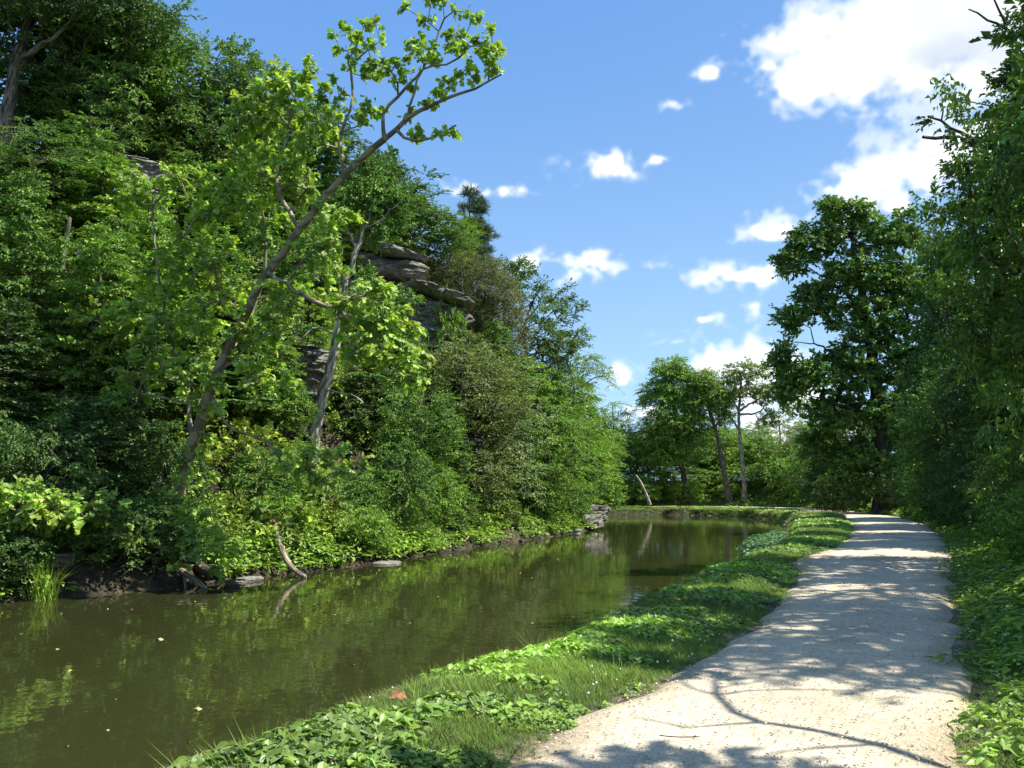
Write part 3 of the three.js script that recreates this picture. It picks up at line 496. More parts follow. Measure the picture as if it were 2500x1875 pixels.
  scatter('tall_grass', bladeTuft(8, 7, .24, .06, .0024), grassM, tall, 'stuff', 'sparse taller grass stalks standing out of the verges', 'grass');
  scatter('dead_grass', strawMat, strawM, st, 'stuff', 'matted straw and dead grass along the lip of the canal bank', 'dead grass');
}
// places of the singled-out trees' wood and foliage, metres
const SYC_TRUNK = [[-8.92, 0.74, -22], [-8.69, 1.89, -21.9], [-8.22, 3.34, -21.6], [-7.55, 5.00, -21.2], [-6.48, 6.82, -20.6], [-5.30, 8.22, -20], [-4.19, 9.36, -19.5], [-3.09, 10.09, -19]];
const SYC_LIMBS = [{ r: 0.068, pts: [[-3.09, 10.09, -19], [-2.28, 10.66, -18.7], [-1.60, 10.85, -18.5], [-0.94, 11.04, -18.3], [-0.23, 11.28, -18.1]] }, { r: 0.052, pts: [[-3.09, 10.09, -19], [-3.17, 10.73, -19.1], [-2.70, 11.44, -19.2], [-2.22, 11.99, -19.2], [-1.97, 12.60, -19.2], [-1.69, 13.34, -19.2]] }, { r: 0.035, pts: [[-2.45, 10.48, -18.7], [-2.20, 11.88, -19], [-1.63, 11.84, -18.7], [-1.00, 12.14, -18.4]] }, { r: 0.045, pts: [[-2.90, 10.06, -18.8], [-2.37, 9.86, -18.6], [-1.80, 9.91, -18.4], [-1.30, 10.07, -18.2]] }, { r: 0.04, pts: [[-4.19, 9.36, -19.5], [-4.34, 10.45, -19.8], [-4.09, 11.49, -19.9], [-4.24, 12.93, -20]] }, { r: 0.05, pts: [[-5.30, 8.22, -20], [-6.16, 9.62, -20.8], [-6.09, 11.21, -21.2], [-5.82, 12.43, -21]] }, { r: 0.06, pts: [[-7.55, 5.00, -21.2], [-7.13, 6.27, -22], [-6.82, 8.02, -22.2], [-7.02, 9.81, -22]] }, { r: 0.07, pts: [[-8.43, 2.98, -21.7], [-8.89, 4.52, -22.2], [-9.49, 5.97, -22.4], [-9.93, 8.08, -22.4], [-10.21, 10.00, -22.5]] }, { r: 0.035, pts: [[-7.54, 4.75, -21.2], [-6.42, 5.50, -20.6], [-5.27, 5.77, -20.2]] }, { r: 0.05, pts: [[-6.28, 7.04, -20.5], [-5.13, 6.43, -20], [-3.94, 5.83, -19.9], [-2.54, 4.37, -19.8]] }, { r: 0.04, pts: [[-7.89, 4.17, -21.4], [-7.10, 3.21, -20.8], [-6.23, 2.95, -20.3], [-5.62, 2.48, -20]] }, { r: 0.045, pts: [[-8.84, 1.17, -21.9], [-9.36, 1.08, -20.4], [-9.98, 1.01, -19], [-10.78, 1.44, -18]] }, { r: 0.035, pts: [[-8.89, 0.93, -21.9], [-7.97, 0.49, -21], [-7.13, 0.09, -20.3]] }];
const SYC_SKY = [[-4.33, 13.25, -20, 0.34, 0.39, 0.37, 4], [-3.60, 13.14, -19.6, 0.31, 0.39, 0.35, 4], [-4.02, 12.55, -20, 0.51, 0.39, 0.45, 5], [-3.18, 12.04, -19.3, 0.43, 0.43, 0.43, 5], [-4.58, 11.41, -20, 0.56, 0.67, 0.62, 6], [-3.67, 11.09, -19.6, 0.39, 0.44, 0.41, 4], [-2.62, 13.71, -19.2, 0.19, 0.13, 0.16, 1], [-1.92, 13.71, -19.2, 0.24, 0.13, 0.18, 2], [-2.09, 13.28, -19.2, 0.19, 0.15, 0.17, 1.2], [-1.20, 13.28, -18.8, 0.25, 0.19, 0.22, 2], [-1.42, 12.55, -18.8, 0.32, 0.21, 0.26, 3], [-0.85, 12.97, -18.6, 0.16, 0.10, 0.13, 1], [-2.37, 12.48, -19.2, 0.32, 0.27, 0.30, 3], [-2.70, 11.75, -19.2, 0.38, 0.27, 0.32, 3], [-2.00, 12.12, -19, 0.32, 0.27, 0.29, 3], [-0.61, 12.08, -18.2, 0.29, 0.26, 0.27, 4], [-1.17, 12.02, -18.4, 0.26, 0.21, 0.23, 2], [-0.50, 11.68, -18.2, 0.18, 0.20, 0.19, 2], [-1.16, 11.32, -18.4, 0.31, 0.21, 0.26, 1.6], [-1.94, 10.84, -18.6, 0.31, 0.16, 0.24, 1.6], [-1.62, 11.19, -18.6, 0.26, 0.16, 0.21, 1.6], [-1.05, 11.56, -18.4, 0.21, 0.12, 0.17, 1], [-0.34, 11.39, -18.1, 0.10, 0.08, 0.09, 0.5], [-1.47, 9.95, -18.3, 0.23, 0.15, 0.19, 2], [-2.21, 10.03, -18.6, 0.23, 0.16, 0.19, 1.8], [-2.91, 9.76, -18.9, 0.19, 0.11, 0.15, 0.8], [-2.53, 10.58, -18.9, 0.21, 0.15, 0.18, 1]];
const SYC_BODY = [[-5.57, 12.30, -21, 0.71, 0.71, 0.71, 3.4], [-6.20, 12.56, -21, 0.47, 0.35, 0.41, 2], [-6.57, 11.75, -21.5, 0.85, 0.73, 0.79, 3.6], [-5.15, 10.76, -20.5, 0.69, 0.58, 0.63, 3], [-7.20, 10.86, -21.6, 0.73, 0.73, 0.73, 3.4], [-5.99, 9.95, -21, 0.71, 0.59, 0.65, 5], [-7.80, 9.81, -22, 0.74, 0.62, 0.68, 4], [-6.93, 9.08, -21.8, 0.74, 0.61, 0.67, 4], [-8.61, 9.22, -22.2, 0.75, 0.50, 0.62, 3], [-10.09, 10.27, -22.5, 0.89, 0.38, 0.63, 4], [-10.60, 10.00, -22.5, 0.38, 0.25, 0.32, 1.5], [-9.41, 10.51, -22.4, 0.31, 0.25, 0.28, 1.5], [-8.81, 8.02, -22.2, 0.87, 0.62, 0.75, 4], [-10.06, 7.30, -22.5, 1.01, 0.63, 0.82, 4], [-7.91, 7.08, -21.6, 0.73, 0.61, 0.67, 4], [-10.64, 6.25, -22.5, 0.89, 0.51, 0.70, 4], [-9.02, 6.15, -22, 0.87, 0.49, 0.68, 4], [-6.67, 5.69, -21, 0.71, 0.47, 0.59, 3], [-5.73, 6.56, -20.5, 0.58, 0.46, 0.52, 3], [-4.81, 7.38, -20, 0.56, 0.45, 0.51, 3], [-4.56, 8.27, -19.8, 0.56, 0.33, 0.45, 2], [-9.71, 5.00, -22, 0.87, 0.49, 0.68, 3], [-8.42, 4.81, -21.6, 0.61, 0.49, 0.55, 2], [-6.44, 4.46, -20.8, 0.70, 0.41, 0.56, 3], [-10.29, 4.24, -22, 0.74, 0.37, 0.56, 2], [-3.63, 6.43, -20, 0.56, 0.34, 0.45, 3], [-3.13, 5.69, -19.8, 0.67, 0.33, 0.50, 4], [-2.89, 5.00, -19.8, 0.56, 0.28, 0.42, 4], [-3.72, 5.27, -20, 0.56, 0.34, 0.45, 3], [-4.24, 6.13, -20.2, 0.34, 0.34, 0.34, 1.5], [-2.54, 4.32, -19.8, 0.33, 0.17, 0.25, 1.5], [-10.48, 1.44, -18, 0.46, 0.20, 0.33, 3], [-10.09, 1.18, -18.6, 0.47, 0.23, 0.35, 3], [-9.67, 1.27, -19.2, 0.43, 0.22, 0.32, 2.5], [-9.39, 0.66, -19.8, 0.45, 0.22, 0.33, 2], [-10.64, 1.20, -17.8, 0.25, 0.12, 0.19, 1.4], [-8.23, 0.95, -21, 0.59, 0.47, 0.53, 2], [-7.43, 0.19, -20.5, 0.58, 0.35, 0.46, 3], [-5.30, 2.32, -20.3, 0.57, 0.34, 0.46, 2], [-4.41, 2.21, -20.4, 0.57, 0.29, 0.43, 2]];
const PALE_TRUNK = [[-7.89, 3.00, -32], [-7.52, 4.90, -32], [-7.09, 6.53, -31.9], [-6.73, 8.56, -31.9], [-6.65, 9.71, -32], [-6.27, 11.29, -32.2], [-5.87, 12.72, -32.4], [-5.61, 14.07, -32.6], [-5.52, 15.25, -32.8]];
const PALE_LIMBS = [{ r: 0.06, pts: [[-6.77, 7.91, -31.9], [-7.34, 7.98, -31.6], [-7.87, 7.87, -31.4], [-8.12, 7.41, -31.2]] }, { r: 0.08, pts: [[-6.71, 7.86, -31.9], [-5.99, 8.31, -31.6], [-5.17, 8.48, -31.5], [-4.07, 8.82, -31.4]] }, { r: 0.05, pts: [[-6.96, 5.44, -32], [-6.28, 5.31, -31.6], [-5.70, 5.01, -31.4]] }, { r: 0.07, pts: [[-6.27, 11.29, -32.2], [-6.91, 12.72, -32.4], [-7.36, 13.77, -32.6]] }, { r: 0.06, pts: [[-6.10, 12.06, -32.2], [-5.19, 12.68, -32.3], [-4.47, 13.50, -32.4]] }];
const PALE_ENV = [[-5.78, 13.56, -32.3, 1.09, 0.82, 0.95, 5], [-6.59, 12.94, -32.2, 0.81, 0.72, 0.77, 3], [-5.60, 14.85, -32.8, 0.74, 0.55, 0.65, 3], [-4.93, 13.52, -33, 0.93, 0.74, 0.83, 3], [-5.49, 12.32, -33, 1.11, 0.56, 0.83, 2], [-8.16, 7.70, -31.3, 0.53, 0.35, 0.44, 1], [-4.45, 9.03, -31.5, 0.71, 0.35, 0.53, 1.2], [-6.20, 10.09, -32, 0.72, 0.36, 0.54, 0.7]];
const LEFT_TRUNK = [[-19.75, 11.30, -31], [-19.86, 13.55, -31], [-20.00, 16.62, -31], [-19.82, 18.57, -31], [-19.62, 20.27, -31.2], [-19.49, 22.77, -31.3]];
const LEFT_LIMBS = [{ r: .17, pts: [[-19.82, 18.57, -31], [-18.99, 18.93, -30.6], [-17.77, 19.54, -30.3], [-16.90, 20.85, -30.2]] }];
const LEFT_ENV = [[-19.62, 21.76, -31, 2.96, 1.57, 2.27, 5], [-17.32, 20.95, -31, 2.27, 1.39, 1.83, 4], [-15.47, 20.66, -31.5, 1.42, 1.06, 1.24, 3], [-23.01, 20.75, -32, 1.08, 1.44, 1.26, 2], [-18.34, 18.81, -31.8, 1.07, 0.72, 0.89, 1.5]];
const BIG_TRUNK = [[28.33, 0.35, -63], [28.27, 5.25, -63], [28.03, 10.25, -63], [27.60, 15.35, -63], [27.12, 19.81, -63], [26.68, 23.97, -63]];
const BIG_LIMBS = [{ r: 0.2, pts: [[28.03, 10.25, -63], [25.73, 11.26, -62.5], [23.49, 12.79, -62], [21.38, 12.97, -62]] }, { r: 0.2, pts: [[27.60, 15.35, -63], [25.55, 17.57, -63], [23.08, 19.25, -63]] }, { r: 0.18, pts: [[27.79, 12.42, -63], [30.44, 14.62, -63], [32.12, 18.32, -63]] }, { r: 0.18, pts: [[28.22, 7.38, -63], [25.36, 7.99, -62], [22.25, 9.05, -62]] }, { r: 0.2, pts: [[28.33, 6.31, -63], [31.17, 9.17, -63], [34.15, 10.97, -63]] }];
const BIG_ENV = [[26.21, 23.40, -63, 1.77, 1.59, 1.35, 4], [24.27, 21.13, -63, 2.34, 1.35, 1.47, 4], [22.19, 19.63, -63, 1.27, 0.85, 0.85, 2], [28.69, 21.70, -63, 2.27, 1.95, 1.69, 4], [30.90, 22.07, -63, 1.20, 1.42, 1.05, 2], [27.04, 18.32, -63, 3.19, 1.95, 2.05, 7], [23.88, 16.83, -63, 1.77, 1.20, 1.19, 3], [30.26, 17.57, -63, 2.12, 2.12, 1.70, 4], [22.16, 14.98, -63, 1.27, 0.92, 0.88, 2], [27.92, 14.62, -63, 3.54, 2.12, 2.27, 8], [20.92, 11.80, -62.5, 0.77, 1.41, 0.87, 1.8], [22.49, 10.29, -62, 1.92, 1.19, 1.24, 4], [21.03, 9.05, -62, 0.98, 0.70, 0.67, 1.4], [26.28, 10.97, -63, 3.19, 2.12, 2.12, 7], [30.62, 11.70, -63, 2.83, 3.19, 2.41, 7], [24.68, 7.73, -63, 2.48, 1.42, 1.56, 4], [28.24, 7.73, -63, 3.54, 2.12, 2.27, 6], [25.98, 4.59, -64, 2.16, 1.62, 1.51, 3], [30.99, 6.31, -63, 2.48, 2.48, 1.98, 4], [24.24, 5.36, -65, 1.46, 1.46, 1.17, 2], [31.88, 16.59, -62, 1.74, 1.74, 1.39, 3], [32.35, 12.97, -62, 1.74, 1.74, 1.39, 3], [31.71, 8.69, -62, 2.09, 2.09, 1.67, 3.5], [27.77, 3.47, -62.5, 2.46, 1.41, 1.55, 3.5], [29.22, 2.42, -62, 2.09, 1.39, 1.39, 2.5], [26.36, 2.09, -63.5, 1.78, 1.07, 1.14, 1.5]];
const DEAD_TRUNK = [[17.47, 0.47, -24], [17.65, 5.17, -24], [17.63, 9.40, -24], [17.47, 13.83, -24], [17.30, 18.47, -24]];
const DEAD_LIMBS = [{ r: 0.16, r1: 0.03, pts: [[17.56, 10.12, -24], [15.48, 10.73, -23.5], [13.99, 11.61, -23.2], [12.97, 12.17, -23], [12.25, 12.57, -23]] }, { r: 0.075, r1: 0.045, pts: [[13.99, 11.61, -23.2], [13.09, 11.91, -23], [12.49, 11.88, -22.9], [11.95, 11.85, -22.8]] }, { r: 0.03, r1: 0.012, pts: [[12.73, 12.31, -23], [12.73, 12.81, -23], [12.70, 13.35, -23]] }, { r: 0.1, r1: 0.02, pts: [[17.32, 15.35, -24], [15.67, 15.45, -23.6], [14.77, 15.76, -23.4], [13.86, 16.15, -23.3]] }, { r: 0.05, r1: 0.02, pts: [[15.04, 15.70, -23.5], [14.81, 16.21, -23.4], [14.56, 16.83, -23.3]] }, { r: 0.15, r1: 0.04, pts: [[17.64, 7.97, -24], [16.31, 9.86, -24.5], [15.26, 10.93, -25], [14.41, 11.24, -25]] }];
const DEAD_ENV = [[12.52, 12.48, -23, 0.26, 0.10, 0.18, 0.8], [13.54, 11.97, -23.2, 0.33, 0.13, 0.23, 0.6], [15.32, 15.67, -23.5, 0.40, 0.33, 0.36, 2], [15.32, 14.07, -23.6, 0.40, 0.53, 0.46, 3], [16.11, 12.93, -24, 0.81, 0.81, 0.81, 5], [14.65, 11.71, -23.6, 0.66, 0.33, 0.50, 2.5], [13.99, 11.15, -24, 0.54, 0.27, 0.40, 2.5], [15.53, 10.75, -24.5, 0.96, 0.69, 0.83, 5], [14.64, 10.48, -25, 0.56, 0.56, 0.56, 3], [15.56, 9.13, -25, 1.12, 0.84, 0.98, 6], [17.24, 16.12, -24, 1.08, 0.94, 1.01, 5], [17.04, 10.56, -24, 1.21, 1.62, 1.42, 6], [14.54, 9.28, -25.5, 0.72, 0.57, 0.65, 3]];
const ELM_TRUNK = [[19.75, 0.18, -92], [19.12, 3.33, -92], [18.50, 6.93, -92], [18.19, 11.08, -92], [18.00, 15.81, -92]];
const ELM_ENV = [[18.09, 15.28, -92, 1.97, 1.55, 1.76, 3], [19.74, 12.65, -92, 3.10, 2.07, 2.59, 4], [16.62, 12.65, -92, 2.33, 1.81, 2.07, 3], [17.84, 9.52, -92, 3.36, 2.33, 2.84, 6], [20.42, 9.00, -92, 2.59, 2.07, 2.33, 3], [16.47, 6.41, -92, 2.59, 2.07, 2.33, 3], [18.78, 5.90, -92, 2.07, 1.55, 1.81, 1.5]];
const LEAN_TRUNK = [[23.90, 0.40, -91], [23.22, 4.33, -91], [22.54, 8.40, -91], [21.80, 10.98, -91], [20.96, 14.09, -91]];
const LEAN_LIMBS = [{ r: .1, pts: [[22.48, 8.40, -91], [22.96, 9.64, -90.5], [24.21, 10.26, -90.5], [25.23, 10.31, -90.5]] }];
const LEAN_ENV = [[21.27, 13.83, -91, 1.74, 1.23, 1.48, 2.5], [22.60, 12.01, -91, 1.84, 1.33, 1.59, 2.5], [20.27, 11.49, -91, 1.84, 1.53, 1.69, 2], [23.30, 9.95, -91, 1.23, 0.92, 1.07, 1]];
const AIRY_TRUNK = [[25.47, 0.50, -91], [25.36, 4.33, -91], [25.18, 7.89, -91], [25.17, 10.46, -91], [25.63, 14.61, -91]];
const AIRY_LIMBS = [{ r: 0.17, pts: [[25.20, 8.40, -91], [24.08, 10.20, -91], [23.11, 11.75, -91]] }, { r: 0.13, pts: [[25.22, 10.46, -91], [24.40, 12.01, -91], [23.94, 13.57, -91]] }, { r: 0.16, pts: [[25.28, 10.72, -91], [27.49, 12.01, -91], [29.57, 12.53, -91]] }, { r: 0.13, pts: [[25.36, 9.95, -91], [27.28, 10.41, -90.5], [28.45, 11.64, -90], [31.21, 10.62, -90]] }];
const AIRY_ENV = [[25.53, 14.61, -91, 1.94, 1.43, 1.69, 3], [27.87, 15.13, -91, 0.92, 0.72, 0.82, 0.8], [24.42, 12.53, -91, 1.53, 1.23, 1.38, 2], [27.00, 12.53, -91, 2.05, 1.33, 1.69, 2.5], [29.41, 12.47, -90.5, 2.04, 1.02, 1.53, 2], [31.22, 10.87, -90, 1.52, 1.01, 1.26, 1.5], [28.28, 9.90, -90.5, 1.32, 0.92, 1.12, 1.2], [23.34, 10.98, -91, 1.23, 0.92, 1.07, 1.2]];
// ------------------------------------------------------------------ trees one can tell apart
const toEnv = (L, o = {}) => L.map((e) => ell([e[0], e[1], e[2]], [e[3], e[4], e[5]], e[6], { hollow: .6, gap: .2, ...o }));
function bespoke(name, label, category, group, base, spec, bark, tint, opts = {}) {
  const g = grow({ bigLimb: .04, ...spec }), o = thing(name, label, category, base, group), [x, y, z] = base, shift = (q) => q.translate(-x, -y, -z);
  part('trunk', shift(g.trunk), M[bark], o);
  if (g.limbs) part('twigs', shift(g.limbs), M[opts.limbBark ?? bark], o).userData.kind = 'stuff';
  for (const b of g.bigs) part('limb', shift(b), M[opts.limbBark ?? bark], o);
  if (g.leaves) part(opts.crownName ?? 'crown', shift(g.crown), leafMat(tint, opts.leaf), o).userData.kind = 'stuff';
  return o;
}
{ // the sycamore that leans out over the canal, big bright leaves; the leaves against the sky are single parts
  const LEAF = { clumpR: .34, twigs: 5, perTwig: 6, leaf: .155, aspect: .95, shape: 'lobed', flat: .75, wild: .95, droop: .35, sag: .2, young: .25 };
  const base = [-8.92, groundY(-8.92, -22) - .2, -22];
  SYC_TRUNK[0][1] = base[1];
  const IVY = SYC_TRUNK.slice(0, 4).flatMap((a, i) => { const b = SYC_TRUNK[i + 1]; return [.2, .6].map((f) => ell([lerp(a[0], b[0], f) + .1, lerp(a[1], b[1], f), lerp(a[2], b[2], f) + .15], [.4, .5, .35], 1.3 - i * .2, { gap: .12, own: { clumpR: .25, leaf: .13, twigs: 5, perTwig: 5 } })); });
  const o = bespoke('sycamore', 'tall sycamore leaning out over the canal from the far bank, with large bright leaves', 'tree', null, base,
    { ...LEAF, seed: 101, trunk: SYC_TRUNK, r: .165, rTop: .075, flare: .4, limbs: SYC_LIMBS, clumps: 640, gaps: -2, env: [...toEnv(SYC_SKY.map((e) => [...e.slice(0, 6), e[6] * .34]), { own: { clumpR: .2, twigs: 4, perTwig: 5, leaf: .145 }, gap: .26, hollow: .4 }), ...toEnv(SYC_BODY.map((e) => [...e.slice(0, 3), e[3] * 1.2, e[4] * 1.2, e[5] * 1.3, e[6]]), { gap: .27, hollow: .5 }), ...IVY], lowest: .15, rmin: .006, tip: .009, rise: .2, wobble: .08, sides: 12, showTwigs: true }, 'sycBark', 'lime', { crownName: 'foliage', leaf: { gloss: .4, through: .5 } });
  const R = rng(7), shapes = [0, 1, 2, 3].map((k) => { const L = new Leaves(), t = .75 + .16 * k; L.add(V(0, 0, 0), V(0, 1, 0), V(0, 0, 1), 1, .95, [t * (1 + .05 * k), t, t * .85], 'lobed', R); return L.build(); });
  const m = new THREE.Matrix4();
  for (let i = 0; i < 290; i++) {
    const e = SYC_SKY[Math.floor(R() * SYC_SKY.length)], d = randDir(R), rr = Math.pow(R(), .4), p = V(e[0] + d.x * e[3] * rr - base[0], e[1] + d.y * e[4] * rr - base[1], e[2] + d.z * e[5] * rr - base[2]);
    const ax = randDir(R); ax.y -= .5; ax.normalize(); const nm = randDir(R); nm.y += .8; nm.addScaledVector(ax, -nm.dot(ax)).normalize(); const s = T3.crossVectors(ax, nm).normalize(), u = T4.crossVectors(s, ax), k = .12 + .07 * R();
    m.makeBasis(s.clone().multiplyScalar(k), ax.multiplyScalar(k), u.clone().multiplyScalar(k)).setPosition(p);
    const leaf = part('leaf', shapes[i % 4], leafMat('lime', { gloss: .4, through: .5 }), o); leaf.matrix.copy(m); leaf.matrix.decompose(leaf.position, leaf.quaternion, leaf.scale);
  }
}
{
  const b = [-7.86, groundY(-7.86, -32) - .3, -32]; PALE_TRUNK[0][1] = b[1];
  bespoke('oak_tree', 'crooked oak with a bare pale grey trunk and broken side limbs on the rocky slope', 'tree', null, b, { seed: 111, trunk: PALE_TRUNK, r: .27, rTop: .04, flare: .25, limbs: PALE_LIMBS, clumps: 190, clumpR: .58, twigs: 8, perTwig: 8, leaf: .15, aspect: .55, gaps: -2, env: toEnv(PALE_ENV, { gap: .3 }), lowest: .75, rmin: .012, wobble: .12, sides: 12, showTwigs: false }, 'paleBark', 'mid');
}
{
  const b = [LEFT_TRUNK[0][0], groundY(LEFT_TRUNK[0][0], -31) - .3, -31]; LEFT_TRUNK[0][1] = b[1];
  bespoke('oak_tree', 'big old tree high on the slope with a thick pale trunk and one forking limb', 'tree', null, b, { seed: 121, trunk: LEFT_TRUNK, r: .34, rTop: .16, limbs: LEFT_LIMBS, clumps: 330, clumpR: .85, twigs: 8, perTwig: 9, leaf: .17, aspect: .55, gaps: -.6, env: toEnv(LEFT_ENV, { gap: .5 }), lowest: .5, wobble: .1, sides: 12 }, 'bark', 'deep');
}
{
  const x = BIG_TRUNK[0][0], b = [x, groundY(x, -63) - .4, -63]; BIG_TRUNK[0][1] = b[1];
  bespoke('sycamore', 'huge dark sycamore towering where the towpath bends, ragged crown open to the sky', 'tree', null, b, { seed: 131, trunk: BIG_TRUNK, r: .75, rTop: .16, limbs: BIG_LIMBS, clumps: 1150, clumpR: .95, twigs: 8, perTwig: 8, leaf: .28, aspect: .85, flat: .65, gaps: -1, env: toEnv(BIG_ENV, { gap: .45 }), lowest: .15, wobble: .15, rmin: .03, sides: 12 }, 'darkBark', 'mid');
}
{
  const x = DEAD_TRUNK[0][0], b = [x, groundY(x, -24) - .3, -24]; DEAD_TRUNK[0][1] = b[1];
  bespoke('maple_tree', 'tall tree beside the towpath with bare broken limbs reaching across the clouds', 'tree', null, b, { seed: 141, trunk: DEAD_TRUNK, r: .34, rTop: .12, limbs: DEAD_LIMBS, clumps: 330, clumpR: .5, twigs: 8, perTwig: 8, leaf: .15, aspect: .5, flat: .6, droop: .2, gaps: -2, env: toEnv(DEAD_ENV, { gap: .3 }), lowest: .2, wobble: .1, rmin: .008, tip: .008 }, 'darkBark', 'deep', { leaf: { gloss: .4, through: .16 } });
}
{
  let x = ELM_TRUNK[0][0], b = [x, groundY(x, -92) - .3, -92]; ELM_TRUNK[0][1] = b[1];
  bespoke('elm_tree', 'broad dark-trunked tree behind the far bend, tallest of the three standing there', 'tree', null, b, { seed: 151, trunk: ELM_TRUNK, r: .38, rTop: .12, clumps: 560, clumpR: 1.05, twigs: 9, perTwig: 9, leaf: .22, aspect: .55, flat: .45, sag: .4, gaps: -.8, env: toEnv(ELM_ENV, { gap: .4 }), lowest: .3, wobble: .15, rmin: .04 }, 'darkBark', 'fresh');
  x = LEAN_TRUNK[0][0]; b = [x, groundY(x, -91) - .3, -91]; LEAN_TRUNK[0][1] = b[1];
  bespoke('locust_tree', 'leaning bare-trunked tree with a curved side limb beside the far bend of the path', 'tree', null, b, { seed: 161, trunk: LEAN_TRUNK, r: .33, rTop: .14, limbs: LEAN_LIMBS, clumps: 240, clumpR: 1, twigs: 9, perTwig: 9, leaf: .2, aspect: .5, flat: .5, gaps: -2, env: toEnv(LEAN_ENV, { gap: .38 }), lowest: .75, wobble: .15, rmin: .04 }, 'bark', 'fresh');
  x = AIRY_TRUNK[0][0]; b = [x, groundY(x, -91) - .3, -91]; AIRY_TRUNK[0][1] = b[1];
  bespoke('sycamore', 'slender sycamore with a thin airy crown and forked pale limbs at the far bend', 'tree', null, b, { seed: 171, trunk: AIRY_TRUNK, r: .28, rTop: .12, limbs: AIRY_LIMBS, clumps: 210, clumpR: .85, twigs: 6, perTwig: 7, leaf: .27, aspect: .7, flat: .6, gaps: -2, env: toEnv(AIRY_ENV, { gap: .38 }), lowest: .6, wobble: .15, rmin: .03 }, 'paleBark', 'pale');
}
